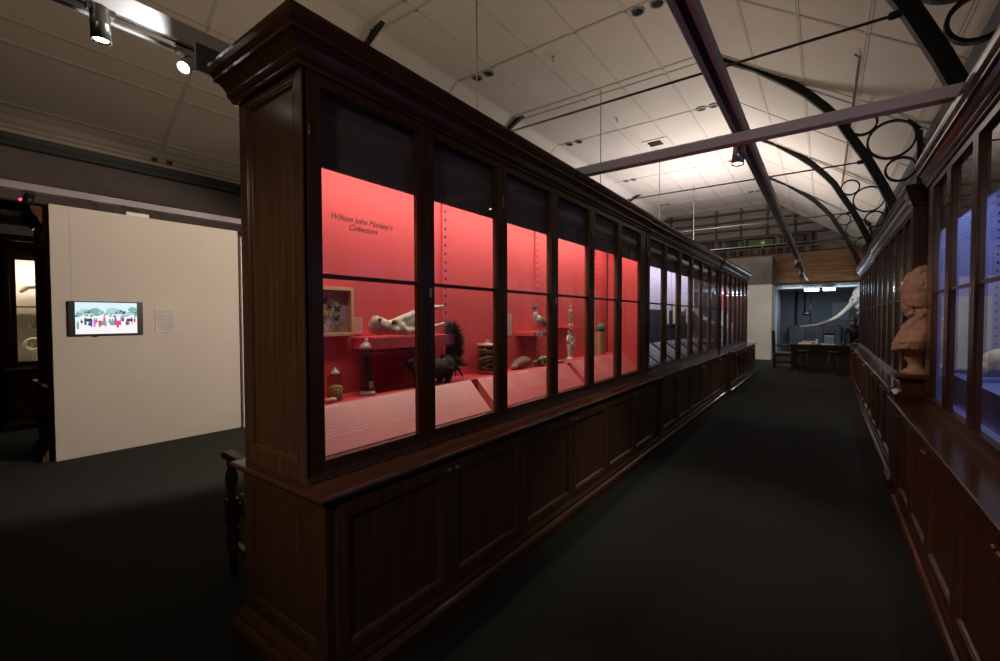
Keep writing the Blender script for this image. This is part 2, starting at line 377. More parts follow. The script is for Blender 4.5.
# ------------------------------------------------------------------ red case: decks, sloping reading boards
LABELN = 0
for i, (ya, yb) in enumerate([(1.10, 2.44), (2.52, 3.92), (4.00, 5.48)]):
    e = MB(); e.hexa([(XL(.235), ya, .945), (XL(.07), ya, .945), (XL(.235), yb, .945), (XL(.07), yb, .945),
                      (XL(.262), ya, 1.158), (XL(.07), ya, .962), (XL(.262), yb, 1.158), (XL(.07), yb, .962)])
    r = e.build('reading_board', REDP if i == 0 else REDQ, None, loc=(XL(.1), (ya+yb)/2, .945), bevel=.001)
    tag(r, ['pink sloping text board in front of the two specimen jars', 'pink sloping text board in front of the coiled snake tank', 'pink sloping text board in front of the tan wooden box'][i], 'text board', 'sloping text boards')
    t = MB(); a = Vector((XL(.07), 0, .962)); b = Vector((XL(.262), 0, 1.158)); dv = b-a; nrm = Vector((dv.z, 0, -dv.x)).normalized()
    def ln(y, f, wd, hh=.006):
        p = a+dv*f+nrm*.0012*(1 if nrm.z > 0 else -1); d2 = dv.normalized()*hh
        t.add([(p.x, y, p.z), (p.x, y+wd, p.z), (p.x+d2.x, y+wd, p.z+d2.z), (p.x+d2.x, y, p.z+d2.z)], [(0, 1, 2, 3)])
    random.seed(5+i)
    y = ya+.1
    for blk in range(3):
        top = .92; ln(y, top, .16, .010)
        nb = random.randint(7, 10)
        for k in range(nb):
            f = top-.07-.065*k
            if f < .12: break
            x = y
            while x < y+.25:
                wd = random.uniform(.012, .035); ln(x, f, min(wd, y+.27-x), .0045); x += wd+.007
        y += .42
    t.build('caption', mat('caption_ink', (.78, .50, .50), .6), r)
dk = MB(); dk.box(XL(.262), XL(.486), 1.10, 5.48, .945, 1.158); dk.build('display_deck', RED, L1, bevel=.001)
# gallery text on the back of the red case
def text(name, s, size, loc, rot, m, parent=None, shear=0, ext=.0006, align='CENTER'):
    cu = bpy.data.curves.new(name, 'FONT'); cu.body = s; cu.size = size; cu.shear = shear; cu.extrude = ext; cu.offset = 0; cu.align_x = align
    tmp = bpy.data.objects.new(name+'_t', cu); COL.objects.link(tmp); bpy.context.view_layer.update()
    me = bpy.data.meshes.new_from_object(tmp.evaluated_get(bpy.context.evaluated_depsgraph_get()))
    bpy.data.objects.remove(tmp); me.materials.clear(); me.materials.append(m)
    o = bpy.data.objects.new(name, me); COL.objects.link(o); o.rotation_euler = rot
    if parent: o.parent = parent; o.location = Vector(loc)-Vector(ORG[parent.name])
    else: o.location = loc
    ORG[o.name] = tuple(loc)
    return o
INKR = mat('wall_lettering', (.07, .02, .02), .6)
for s_, z in (("William John Macleay's", 2.175), ("Collectors", 2.128)):
    text('lettering', s_, .049, (XL(.489), 1.705, z), (PI/2, 0, PI/2), INKR, L1, shear=.32)
# shelf + skull
MB().box(XL(.30), XL(.49), 1.62, 2.34, 1.42, 1.49).build('shelf', RED, L1, bevel=.002)
def remeshed(name, mb, m, loc, vox, sm, label=None, cat=None, group=None, parent=None):
    o = mb.build(name, m, parent, loc=loc, remesh=vox, smooth=sm)
    if label: tag(o, label, cat, group)
    return o
x = XL(.36); k = MB()
k.ell((x, 1.715, 1.555), (.05, .075, .055)); k.ell((x+.01, 1.685, 1.575), (.035, .04, .045)); k.ell((x, 1.77, 1.55), (.04, .05, .045))
k.tube([(x, 1.78, 1.555), (x, 1.90, 1.60), (x, 2.05, 1.645), (x, 2.18, 1.675), (x, 2.28, 1.69)], [.028, .026, .026, .018, .007])
k.tube([(x+.01, 1.78, 1.53), (x+.01, 1.95, 1.52), (x+.01, 2.10, 1.53), (x, 2.28, 1.57)], [.03, .028, .022, .008])
k.ell((x, 1.98, 1.578), (.028, .15, .058), Matrix.Rotation(.16, 3, 'X')); k.ell((x+.02, 1.87, 1.54), (.03, .03, .04)); k.ell((x+.012, 2.02, 1.545), (.025, .035, .03))
sk = remeshed('animal_skull', k, mat('mottled_bone', (.55, .48, .38), .55, scale=28, var=.45, bump=.3), (x, 1.95, 1.49), .007, 3, 'long pale beaked skull lying on the red wall shelf', 'skull')
for dx in (.032,): MB().ell((x+dx+.012, 1.685, 1.595), (.010, .013, .013)).build('eye_socket', BLACK, sk); MB().ell((x+.036, 1.80, 1.578), (.008, .020, .014)).build('eye_socket', mat('socket_brown', (.10, .06, .04), .8), sk)
# butterfly box
bx_ = empty('butterfly_case', (XL(.47), 1.48, 1.50), 'pale wooden case of pinned butterflies hanging on the red back', 'insect case')
q = MB(); ya, yb, za, zb = 1.32, 1.605, 1.50, 1.782
for a in ((ya, yb, za, za+.02), (ya, yb, zb-.02, zb), (ya, ya+.02, za+.02, zb-.02), (yb-.02, yb, za+.02, zb-.02)): q.box(XL(.45), XL(.488), *a)
q.build('frame', mat('pale_pine', (.62, .40, .20), .5, kind='wood', var=.15), bx_, bevel=.002)
MB().box(XL(.48), XL(.487), ya+.02, yb-.02, za+.02, zb-.02).build('backing', mat('mauve_card', (.50, .42, .48), .8), bx_)
random.seed(3)
bcols = [(.05, .04, .08), (.35, .16, .04), (.6, .5, .12), (.03, .03, .03), (.4, .3, .2), (.7, .7, .66)]
bm = [mat('wing_%d' % i, cc, .6) for i, cc in enumerate(bcols)]
for i, (fy, fz) in enumerate([(.3, .86), (.65, .84), (.2, .62), (.75, .64), (.47, .52), (.2, .33), (.7, .38), (.34, .14), (.72, .14), (.48, .72)]):
    y = ya+.03+fy*.2+.01; z = za+.03+fz*.2; b = MB(); X0 = XL(.476); sz = .02+.006*(i % 3)
    for sg in (-1, 1):
        b.add([(X0, y, z+.004), (X0+.004, y+sg*sz*1.2, z+sz), (X0+.004, y+sg*sz*1.3, z+sz*.3), (X0, y+sg*sz*.5, z)], [(0, 1, 2, 3)] if sg > 0 else [(3, 2, 1, 0)])
        b.add([(X0, y, z), (X0+.003, y+sg*sz, z-.002), (X0+.003, y+sg*sz*.8, z-sz*.8), (X0, y+sg*sz*.3, z-sz*.9)], [(0, 1, 2, 3)] if sg > 0 else [(3, 2, 1, 0)])
    b.tube([(X0, y, z-sz*.5), (X0, y, z+sz*.6)], .0022, 6)
    b.build('butterfly', bm[(i*5) % 6], bx_)
MB().add([(XL(.452), ya+.02, za+.02), (XL(.452), yb-.02, za+.02), (XL(.452), yb-.02, zb-.02), (XL(.452), ya+.02, zb-.02)], [(0, 1, 2, 3)]).build('glass_pane', GLASS, bx_)
def card(name, y, z, w, h, m=PAPER, d=.489, label='', lines=4, tilt=0):
    q = MB(); q.box(XL(d-.004), XL(d), y-w/2, y+w/2, z-h/2, z+h/2); o = q.build(name, m, None, loc=(XL(d), y, z-h/2)); tag(o, label, 'label', 'small caption cards in the red case')
    l = MB()
    for i in range(lines):
        zz = z+h*.36-i*h*.8/max(lines, 1); l.box(XL(d-.0046), XL(d-.004), y-w*.4, y+w*.4*random.uniform(.5, 1), zz-.0015, zz+.0015)
    l.build('print', mat('grey_print', (.35, .22, .22), .7), o); return o
PINKC = mat('pink_card', (.62, .34, .36), .7)
card('caption_card', 1.38, 1.45, .10, .075, PINKC, label='pink caption card under the butterfly case')
card('caption_card', 1.66, 1.56, .06, .10, PINKC, label='pink caption card between butterfly case and long skull')
card('caption_card', 1.50, 1.30, .06, .035, mat('orange_card', (.6, .22, .12), .7), label='small orange caption card behind the tall jar', lines=2)
# jars
def jar(x, y, z, r, h, label, cm, kind):
    e = empty('specimen_jar', (x, y, z), label, 'jar')
    MB().lathe([(r*.92, z), (r, z+.008), (r, z+h*.62), (r*.96, z+h*.70), (r*.62, z+h*.76), (r*.62, z+h*.80)], (x, y, 0), 28, cap=False).build('body', JAR, e)
    if kind == 'small':
        MB().lathe([(r*.62, z+h*.80), (r*.64, z+h*.83), (r*.45, z+h*.86), (r*.36, z+h*.91), (r*.16, z+h*.93), (r*.18, z+h*.97), (r*.08, z+h)], (x, y, 0), 24).build('stopper', mat('frosted_stopper', (.55, .5, .5), .2), e)
        MB().lathe([(r*.9, z+.006), (r*.93, z+.012), (r*.93, z+h*.42), (r*.6, z+h*.46), (r*.2, z+h*.48)], (x, y, 0), 24).build('contents', cm, e)
    return e
jar(XL(.34), 1.40, 1.158, .042, .18, 'short stoppered jar packed with amber seeds on the red deck', AMBER, 'small')
e = empty('specimen_cylinder', (XL(.35), 1.615, 1.158), 'tall glass cylinder holding a dark dried plant, beside the seed jar', 'jar')
xx, yy = XL(.35), 1.615
MB().lathe([(.052, 1.158), (.055, 1.165), (.046, 1.178), (.040, 1.185), (.040, 1.42), (.043, 1.425)], (xx, yy, 0), 28, cap=False).build('body', JAR, e)
MB().lathe([(.052, 1.158), (.055, 1.165), (.046, 1.176), (.04, 1.182)], (xx, yy, 0), 28).build('foot', mat('clear_foot', (.5, .47, .46), .1), e)
MB().lathe([(.040, 1.425), (.044, 1.432), (.036, 1.445), (.022, 1.46), (.010, 1.466), (.014, 1.478), (.006, 1.488)], (xx, yy, 0), 24).build('lid', mat('lid_glass', (.5, .42, .42), .15), e)
q = MB(); random.seed(11)
for i in range(9):
    p = Vector((xx, yy, 1.19)); pts = [p.copy()]
    for k in range(6): p = p+Vector((random.uniform(-.011, .011), random.uniform(-.012, .012), .033)); p.x = min(max(p.x, xx-.026), xx+.026); p.y = min(max(p.y, yy-.026), yy+.022); pts.append(p.copy())
    q.tube(pts, [.010, .009, .008, .009, .006, .004, .002], 6) if i % 3 else q.tube(pts[:5], [.006, .014, .016, .012, .004], 8)
q.build('dried_plant', mat('dried_plant', (.10, .08, .04), .7, scale=50, var=.6), e)
MB().box(xx+.034, xx+.037, yy-.012, yy+.016, 1.20, 1.24).build('jar_label', PAPER, e)
tag(MB().lathe([(.001, 0), (.012, .004), (.014, .04), (.010, .06), (0, .064)], (XL(.29), 1.31, 1.174), 12, ax='y').build('shell_fragment', BONE, None, loc=(XL(.29), 1.34, 1.16)), 'tan tubular fragment lying in front of the seed jar', 'specimen')
# skunk
def fur_tufts(mb, c, n, r0, ln, up=1.0, seed=1, w=.006):
    random.seed(seed)
    for i in range(n):
        d = Vector((random.gauss(0, 1), random.gauss(0, 1), random.gauss(0, .8)+up*.5)).normalized()
        p = Vector(c(i/n)); mb.tube([p+d*r0*.5, p+d*(r0+ln*.5)+Vector((0, 0, -.004)), p+d*(r0+ln)+Vector((0, 0, -.012))], [w, w*.7, .0006], 5)
x = XL(.33); sy = 1.90
k = MB()
k.ell((x, 2.08, 1.27), (.07, .16, .072)); k.ell((x, 2.20, 1.275), (.068, .085, .078)); k.ell((x, 1.93, 1.29), (.045, .07, .045)); k.ell((x, 1.86, 1.325), (.030, .045, .030)); k.ell((x, 1.82, 1.318), (.015, .025, .014))
for dx in (-.035, .035):
    for yy_ in (1.98, 2.19): k.tube([(x+dx, yy_, 1.26), (x+dx*1.05, yy_-.01, 1.20), (x+dx, yy_-.012, 1.162)], [.042, .030, .018]); k.ell((x+dx, yy_-.03, 1.168), (.014, .026, .009))
    k.ell((x+dx*.7, 1.885, 1.352), (.006, .010, .010))
sk = remeshed('stuffed_skunk', k, FUR, (x, 2.08, 1.158), .006, 2, 'stuffed black skunk with raised bushy tail on the red deck', 'stuffed animal')
tl = MB(); path = lambda t: (x, 2.25+.05*math.sin(t*PI), 1.30+.24*t)
tl.tube([path(t/8) for t in range(9)], [.02, .03, .035, .038, .04, .04, .035, .028, .012])
fur_tufts(tl, path, 1100, .02, .055, seed=2, w=.0035); tl.build('tail', FUR, sk)
tl = MB(); fur_tufts(tl, path, 170, .02, .058, seed=12, w=.003); tl.build('tail_streaks', mat('tan_fur', (.22, .16, .11), .8), sk)
fw = MB(); fw.ell((x, 2.10, 1.315), (.045, .12, .02)); fw.ell((x, 2.2, 1.31), (.04, .05, .03)); fw.build('back_stripe', FURW, sk)
MB().ell((x, 1.80, 1.32), (.008, .008, .008)).build('nose', mat('brown_nose', (.2, .12, .07), .5), sk)
tf = MB(); fur_tufts(tf, lambda t: (x, 2.22+.1*t, 1.28-.02*t), 50, .03, .07, seed=5); tf.build('fur', FUR, sk)
sk.location.y += .06
# snake tank
ty = 2.80; tx = XL(.38); e = empty('specimen_tank', (tx, ty, 1.158), 'wide glass tank with a coiled dark snake and a small label', 'tank')
MB().lathe([(.085, 1.158), (.088, 1.17), (.088, 1.36), (.085, 1.375), (.075, 1.38)], (tx, ty, 0), 30, cap=False).build('body', JAR, e)
MB().lathe([(.09, 1.382), (.09, 1.396), (.08, 1.40), (.02, 1.402), (.012, 1.42), (.02, 1.43)], (tx, ty, 0), 30).build('lid', mat('tank_lid', (.55, .42, .42), .15), e)
for i in range(7):
    pts = [(tx+.062*math.cos(q), ty+.062*math.sin(q), 1.18+.028*i+.010*math.sin(2*q+i)+q*.0044) for q in [j*2*PI/22 for j in range(23)]]
    MB().tube(pts, .0125, 8).build('snake_coil', [mat('snake_dark', (.04, .05, .02), .35, scale=70, var=.8), mat('snake_yellow', (.42, .3, .05), .35, scale=70, var=.6)][i in (3, 5)], e)
MB().box(tx+.084, tx+.091, ty+.012, ty+.05, 1.19, 1.225).build('jar_label', PAPER, e)
# armadillo shell, tortoise, bird on bracket
k = MB(); x = XL(.36); k.ell((x, 3.16, 1.205), (.055, .13, .05), Matrix.Rotation(.12, 3, 'X')); k.ell((x+.01, 3.03, 1.18), (.03, .05, .025)); k.tube([(x, 3.26, 1.20), (x, 3.33, 1.18)], [.02, .006])
a = remeshed('armadillo', k, mat('armour', (.25, .13, .10), .5, scale=40, var=.4), (x, 3.16, 1.158), .006, 2, 'brown banded armadillo shell lying on the red deck', 'stuffed animal')
for i in range(7):
    y = 3.07+i*.028; pts = [(x+.057*math.cos(q)*math.sqrt(max(.05, 1-((y-3.16)/.13)**2)), y, 1.207+.05*math.sin(q)*math.sqrt(max(.05, 1-((y-3.16)/.13)**2))+(y-3.16)*.12) for q in [j*PI/10 for j in range(11)]]
    MB().tube(pts, .004, 6).build('armour_band', mat('armour_band', (.32, .18, .13), .5), a)
a.location.y += .10
k = MB(); x = XL(.33); k.ell((x, 3.55, 1.215), (.07, .085, .045)); t_ = k.build('tortoise', mat('tortoise_shell', (.13, .08, .05), .35, scale=30, var=.6), None, loc=(x, 3.55, 1.158)); tag(t_, 'dark tortoise with domed shell on the deck below the perched bird', 'stuffed animal')
q = MB(); q.ell((x, 3.44, 1.20), (.02, .035, .02))
for dx, dy in ((-.05, -.06), (.05, -.06), (-.05, .06), (.05, .06)): q.tube([(x+dx*.7, 3.55+dy*.7, 1.20), (x+dx, 3.55+dy, 1.172)], [.022, .014])
q.build('limbs', mat('tortoise_skin', (.2, .15, .1), .6), t_)
MB().box(XL(.30), XL(.49), 3.36, 3.74, 1.44, 1.475).build('shelf', RED, L1, bevel=.002)
k = MB(); x = XL(.38); k.ell((x, 3.52, 1.575), (.045, .085, .05), Matrix.Rotation(-.5, 3, 'X')); k.ell((x, 3.46, 1.63), (.025, .028, .045)); k.ell((x, 3.45, 1.69), (.02, .024, .022)); k.tube([(x, 3.58, 1.55), (x, 3.70, 1.50)], [.035, .012])
bd = remeshed('stuffed_bird', k, mat('grey_plumage', (.5, .46, .44), .7, scale=30, var=.35), (x, 3.52, 1.475), .006, 2, 'pale grey stuffed bird with dark head perched on a bracket shelf', 'stuffed animal')
MB().ell((x, 3.445, 1.70), (.021, .025, .02)).build('head', mat('dark_plumage', (.05, .04, .045), .6), bd); MB().tube([(x, 3.43, 1.70), (x, 3.395, 1.692)], [.007, .001], 6).build('beak', BLACK, bd)
for dx in (-.015, .015): MB().tube([(x+dx, 3.52, 1.54), (x+dx, 3.51, 1.476)], .004, 6).build('leg', BLACK, bd)
q = MB(); q.ell((x+.035, 3.57, 1.57), (.012, .085, .03), Matrix.Rotation(-.45, 3, 'X')); q.build('wing', mat('wing_feathers', (.2, .17, .17), .7, scale=60, var=.6), bd)
card('caption_card', 3.46, 1.456, .11, .035, PAPER, d=.298, label='cream caption strip on the edge of the bird shelf', lines=2)
card('caption_card', 3.22, 1.545, .14, .20, PINKC, label='large pink caption card beside the perched bird', lines=9)
bd.location.y += .06
# carved figures
def figure(x, y, z, h, m, label, pose):
    k = MB(); H = h; w = 1.45
    k.ell((x, y, z+.90*H), (.07*H, .085*H, .085*H)); k.tube([(x, y, z+.84*H), (x, y, z+.78*H)], [.035*H, .045*H])
    k.ell((x, y, z+.68*H), (.10*H, .16*H, .14*H)); k.ell((x, y, z+.50*H), (.10*H, .14*H, .09*H))
    for sg in (-1, 1):
        k.tube([(x, y+sg*.05*H, z+.48*H), (x+.01*H, y+sg*.06*H, z+.26*H), (x, y+sg*.05*H, z+.05*H)], [.08*H, .065*H, .045*H]); k.ell((x+.03*H, y+sg*.055*H, z+.025*H), (.06*H, .03*H, .025*H))
        if pose: k.tube([(x, y+sg*.15*H, z+.77*H), (x+.02*H, y+sg*.22*H, z+.62*H), (x+.07*H, y+sg*.06*H, z+.56*H)], [.045*H, .04*H, .03*H])
        else: k.tube([(x, y+sg*.15*H, z+.77*H), (x, y+sg*.20*H, z+.60*H), (x+.02*H, y+sg*.18*H, z+.46*H)], [.045*H, .04*H, .028*H])
    k.ell((x+.055*H, y, z+.89*H), (.02*H, .015*H, .02*H)); k.box(x-.10*H, x+.11*H, y-.15*H, y+.15*H, z-.01, z+.015)
    return remeshed('carved_figure', k, m, (x, y, z), .005, 2, label, 'figurine')
figure(XL(.37), 4.20, 1.168, .32, BONEW, 'large white carved figure standing on the red deck', True)
MB().box(XL(.33), XL(.49), 4.14, 4.38, 1.498, 1.508).build('shelf', RED, L1)
figure(XL(.40), 4.27, 1.52, .22, TAN, 'tan carved figure standing on the small ledge over the white one', False)
card('caption_card', 4.46, 1.56, .05, .16, PAPER, label='narrow white card beside the tan carved figure', lines=6)
card('caption_card', 4.52, 1.33, .10, .12, PINKC, label='pink card behind the white carved figure, low on the back', lines=5)
k = MB(); k.ell((XL(.31), 3.86, 1.172), (.03, .13, .012)); tag(k.build('wooden_dish', mat('dish_wood', (.18, .12, .07), .5), None, loc=(XL(.31), 3.86, 1.158)), 'flat brown oval dish lying beside the white carved figure', 'dish')
tag(MB().box(XL(.42), XL(.34), 4.93, 5.05, 1.158, 1.43).build('wooden_box', TAN, None, loc=(XL(.38), 4.99, 1.158), bevel=.006), 'upright tan wooden box under the round green gourd', 'box')
k = MB(); k.ell((XL(.38), 5.02, 1.485), (.055, .085, .055)); k.tube([(XL(.38), 5.02, 1.53), (XL(.38), 5.01, 1.56)], [.012, .007]); tag(k.build('gourd', mat('green_gourd', (.10, .16, .12), .4, scale=12), None, loc=(XL(.38), 5.02, 1.43)), 'round grey green gourd resting on the upright tan box', 'gourd')
# ------------------------------------------------------------------ lilac case contents
for i, (y, h, wd) in enumerate([(6.62, .36, .20), (7.02, .36, .20), (8.1, .30, .24), (8.6, .42, .24), (9.6, .38, .26)]):
    e = empty('framed_print', (-2.26, y, 1.48), ['pale framed print beside the red case partition', 'pale framed print, second from the red case partition', 'pale framed print with slanting mount in the lilac case', 'tall pale framed print at the middle of the lilac case', 'wide pale framed print near the end of the lilac case'][i], 'framed print', 'prints in the lilac case')
    MB().box(-2.262, -2.25, y-wd/2, y+wd/2, 1.48, 1.48+h).build('frame', TAN, e, bevel=.002)
    MB().box(-2.25, -2.246, y-wd/2+.015, y+wd/2-.015, 1.495, 1.465+h).build('print', PAPER, e)
for i, y in enumerate((6.08, 6.78, 7.50, 8.22, 8.95, 9.7)):
    e = empty('open_book', (-2.08, y, .94), 'open dark album on a sloping stand in the lilac case', 'book', 'albums on stands in the lilac case')
    MB().hexa([(-2.22, y-.31, .94), (-1.90, y-.31, .94), (-2.22, y+.31, .94), (-1.90, y+.31, .94), (-2.22, y-.31, 1.20), (-1.90, y-.31, .96), (-2.22, y+.31, 1.20), (-1.90, y+.31, .96)]).build('stand', SLATE, e)
    q = MB()
    for sg in (-1, 1): q.hexa([(-2.20, y+sg*.01, 1.187), (-1.93, y+sg*.01, .985), (-2.20, y+sg*.18, 1.187), (-1.93, y+sg*.18, .985), (-2.20, y+sg*.01, 1.20), (-1.93, y+sg*.01, .998), (-2.20, y+sg*.18, 1.193), (-1.93, y+sg*.18, .991)])
    q.build('pages', mat('grey_pages', (.10, .10, .11), .6, scale=30, var=.5), e)
for i, (y, h) in enumerate(((10.9, .5), (11.7, .4), (12.6, .55), (13.4, .35))):
    k = MB(); k.tube([(-2.1, y, .95), (-2.1, y, 1.3), (-2.1, y+.05, 1.3+h*.5), (-2.1, y-.04, 1.3+h)], [.10, .13, .09, .03]); k.ell((-2.1, y+.1, 1.3+h*.4), (.06, .14, .05)); k.ell((-2.1, y-.12, 1.25+h*.3), (.05, .12, .04))
    remeshed('plaster_cast', k, BONEW, (-2.1, y, .94), .014, 3, ['tall white cast nearest the lilac case partition', 'short rounded white cast next to the tallest pair', 'tallest white cast in the row by the white block', 'smallest white cast at the end of the case row'][i], 'cast', 'white casts in the far display case')
# ------------------------------------------------------------------ blue case: pale skull and plinth
k = MB(); k.ell((.98, 4.45, 1.30), (.10, .09, .085)); k.ell((.90, 4.45, 1.26), (.06, .06, .05)); k.ell((.88, 4.45, 1.225), (.05, .05, .03))
s_ = remeshed('pale_skull', k, BONE, (.95, 4.45, 1.19), .008, 2, 'pale skull on the blue plinth inside the blue case', 'skull')
for dy in (-.03, .03): MB().ell((.865, 4.45+dy, 1.29), (.016, .018, .016)).build('eye_socket', BLACK, s_)
MB().box(.80, 1.14, 1.6, 4.9, .94, 1.16).build('display_deck', BLUE, R1)
tag(MB().box(.84, 1.10, 4.32, 4.58, 1.162, 1.19).build('skull_plinth', BLUE, None, loc=(.98, 4.45, 1.16), bevel=.003), 'low blue plinth carrying the pale skull', 'plinth')
PL = mat('pale_lining', (.42, .42, .50), .6)
MB().box(1.165, 1.168, 1.6, 4.9, 1.18, 1.76).build('lower_back_panel', PL, R1)
MB().box(.76, 1.16, 4.965, 4.972, 1.18, 1.76).build('lower_side_lining', PL, R1)
# ------------------------------------------------------------------ bust on pedestal + pilaster
bx0, by0 = .655, 5.27
e = empty('bust_pedestal', (bx0, by0, .88), 'dark square wooden pedestal block under the clay bust', 'pedestal')
MB().ring(bx0-.10, bx0+.10, by0-.10, by0+.10, [(.05, .88), (.05, .93), (.02, .95), (0, .96), (0, 1.04), (.02, 1.05), (.05, 1.075), (.05, 1.10), (0, 1.10)]).build('block', W, e, bevel=.002)
tag(MB().box(.52, 1.26, 5.035, 5.455, .0, .85).build('linking_cupboard', W, None, loc=(.9, 5.25, 0), bevel=.003), 'plain dark wooden cupboard beneath the bust, next to the blue-lined case', 'cupboard')
tag(MB().ring(.52, 1.26, 5.035, 5.455, [(0, .852), (.03, .855), (.035, .865), (.03, .88), (0, .88)], (1, 0, 0, 0)).build('cupboard_top', WH, None, loc=(.9, 5.25, .852)), 'glossy dark wooden top under the pedestal of the bust', 'worktop')
tag(MB().ring(.535, 1.26, 5.46, 5.765, [(.04, 0), (.04, .08), (0, .12), (0, .86), (.03, .87), (.045, .885), (.04, .91), (0, .91)], (1, 0, 1, 0)).build('linking_cupboard', W, None, loc=(.9, 5.6, 0), bevel=.002), 'taller dark wooden cupboard under the pilaster behind the bust', 'cupboard')
e = empty('pilaster', (.72, 5.66, .88), 'dark wooden pilaster with moulded capital rising behind the bust', 'pilaster')
MB().box(.655, .79, 5.60, 5.75, .912, 2.62).build('shaft', W, e, bevel=.004)
MB().ring(.655, .79, 5.60, 5.75, [(0, 2.62), (.01, 2.64), (.01, 2.66), (.035, 2.69), (.035, 2.71), (.05, 2.73), (.05, 2.76), (0, 2.76)], (1, 1, 1, 0)).build('capital', WH, e, bevel=.002)
MB().ring(.655, .79, 5.60, 5.75, [(.03, .912), (.03, .95), (.01, .98), (0, .98)], (1, 1, 1, 0)).build('base', WH, e, bevel=.002)
# bust faces -x
bs = empty('clay_bust', (bx0, by0, 1.10), 'terracotta bust of a bearded man in profile on the wooden pedestal', 'bust')
MB().lathe([(.10, 1.10), (.105, 1.12), (.085, 1.135), (.055, 1.16), (.05, 1.20), (.075, 1.235), (.08, 1.26)], (bx0, by0, 0), 28).build('socle', TERRA, bs)
k = MB(); X0, Y0 = bx0, by0
k.loft([(X0, Y0, 1.255, .05, .07), (X0-.01, Y0, 1.285, .10, .14), (X0-.02, Y0, 1.33, .14, .22), (X0-.01, Y0, 1.40, .14, .25), (X0+.015, Y0, 1.47, .13, .24), (X0+.04, Y0, 1.54, .11, .18), (X0+.05, Y0, 1.60, .085, .11), (X0+.05, Y0, 1.68, .075, .08), (X0+.04, Y0, 1.76, .075, .08)], 28)
hx0, hz0 = X0+.045, 1.875
k.ell((hx0, Y0, hz0+.02), (.135, .105, .14)); k.ell((hx0-.055, Y0, hz0-.04), (.085, .088, .115)); k.ell((hx0-.06, Y0, hz0+.06), (.075, .08, .07))
k.ell((hx0-.115, Y0, hz0+.05), (.024, .06, .017)); k.tube([(hx0-.118, Y0, hz0+.04), (hx0-.155, Y0, hz0-.025), (hx0-.148, Y0, hz0-.042), (hx0-.118, Y0, hz0-.045)], [.014, .02, .019, .012])
k.ell((hx0-.125, Y0, hz0-.065), (.024, .045, .013)); k.ell((hx0-.122, Y0, hz0-.09), (.02, .034, .010))
k.ell((hx0-.085, Y0, hz0-.14), (.055, .07, .06)); k.ell((hx0-.10, Y0, hz0-.19), (.05, .06, .06)); k.ell((hx0-.095, Y0, hz0-.235), (.032, .04, .045))
for sg in (-1, 1):
    k.ell((hx0-.03, Y0+sg*.075, hz0-.13), (.065, .03, .07)); k.ell((hx0+.015, Y0+sg*.105, hz0-.01), (.028, .015, .045)); k.ell((hx0-.098, Y0+sg*.042, hz0+.012), (.016, .022, .012)); k.ell((hx0-.08, Y0+sg*.06, hz0-.03), (.026, .026, .026))
    k.tube([(X0+.03, Y0+sg*.09, 1.63), (X0-.06, Y0+sg*.12, 1.52), (X0-.125, Y0+sg*.05, 1.40)], [.03, .026, .014])
k.tube([(X0-.09, Y0-.22, 1.345), (X0-.15, Y0, 1.315), (X0-.09, Y0+.22, 1.345)], [.018, .02, .018]); k.tube([(X0-.10, Y0-.20, 1.39), (X0-.155, Y0, 1.36), (X0-.10, Y0+.20, 1.39)], [.012, .014, .012])
random.seed(9)
for i in range(90):
    q_ = random.uniform(-1.4, 1.4); zz = random.uniform(-.25, -.09); w_ = 1 if zz > -.18 else .7; k.ell((hx0-.07-.07*w_*math.cos(q_), Y0+.075*w_*math.sin(q_), hz0+zz), (.014, .014, .016), n=8, k=6)
for i in range(150):
    th = random.uniform(0, 2*PI); ph = random.uniform(.0, 1.7); d = Vector((math.sin(ph)*math.cos(th), math.sin(ph)*math.sin(th), math.cos(ph)))
    if d.x < -.45 and d.z < .8: continue
    k.ell((hx0+.01+.133*d.x, Y0+.108*d.y, hz0+.02+.143*d.z), (.016, .015, .013), n=8, k=6)
k.build('bust_body', TERRA, bs, remesh=.006, smooth=1)
# ------------------------------------------------------------------ white partition, TV, plaque
pw = MB(); pw.box(-7.0, -6.95, 1.04, 3.0, 0, 2.885); tag(pw.build('white_partition', WWALL, None, loc=(-6.97, 2.0, 0), bevel=.002), 'white partition panel carrying the television, dark case end beside it', 'partition')
tag(MB().box(-6.995, -6.90, 3.02, 3.5, 0, 2.80).build('white_partition', WHITE, None, loc=(-6.95, 3.2, 0)), 'narrow white return panel beyond the television partition', 'partition')
tag(MB().box(-6.95, -6.948, 1.205, 1.235, 1.82, 2.885).build('cable_cover', WWALL, None, loc=(-6.94, 1.22, 1.82)), 'white cable cover running up the partition over the television', 'cable cover')
e = empty('television', (-6.93, 1.51, 1.41), 'flat television showing a crowd outdoors, on the white partition', 'television')
MB().box(-6.948, -6.922, 1.168, 1.852, 1.41, 1.812).build('casing', DARKP, e, bevel=.004)
em = lambda n, cc, st=1.0: mat(n, (0, 0, 0), emis=cc, estr=st, var=0)
SCR = [em('screen_sky', (.62, .80, .95), 1.1), em('screen_ground', (.85, .82, .85), 1.1), em('screen_trees', (.22, .42, .36)), em('screen_dark', (.03, .04, .13)), em('screen_red', (.75, .05, .16)), em('screen_teal', (.08, .45, .42)), em('screen_pale_tree', (.45, .62, .6)), em('screen_violet', (.45, .2, .6))]
q = MB(); xs = -6.9215; sy0, sy1, sz0, sz1 = 1.225, 1.792, 1.43, 1.80
def qd(y0, y1, z0, z1, m, dx=0): q.add([(xs+dx, y0, z0), (xs+dx, y1, z0), (xs+dx, y1, z1), (xs+dx, y0, z1)], [(0, 1, 2, 3)], m)
def disc(y, z, ry, rz, m, dx): q.add([(xs+dx, min(max(y+ry*math.cos(a), sy0), sy1), min(z+rz*math.sin(a), sz1)) for a in [i*2*PI/14 for i in range(14)]], [tuple(range(14))], m)
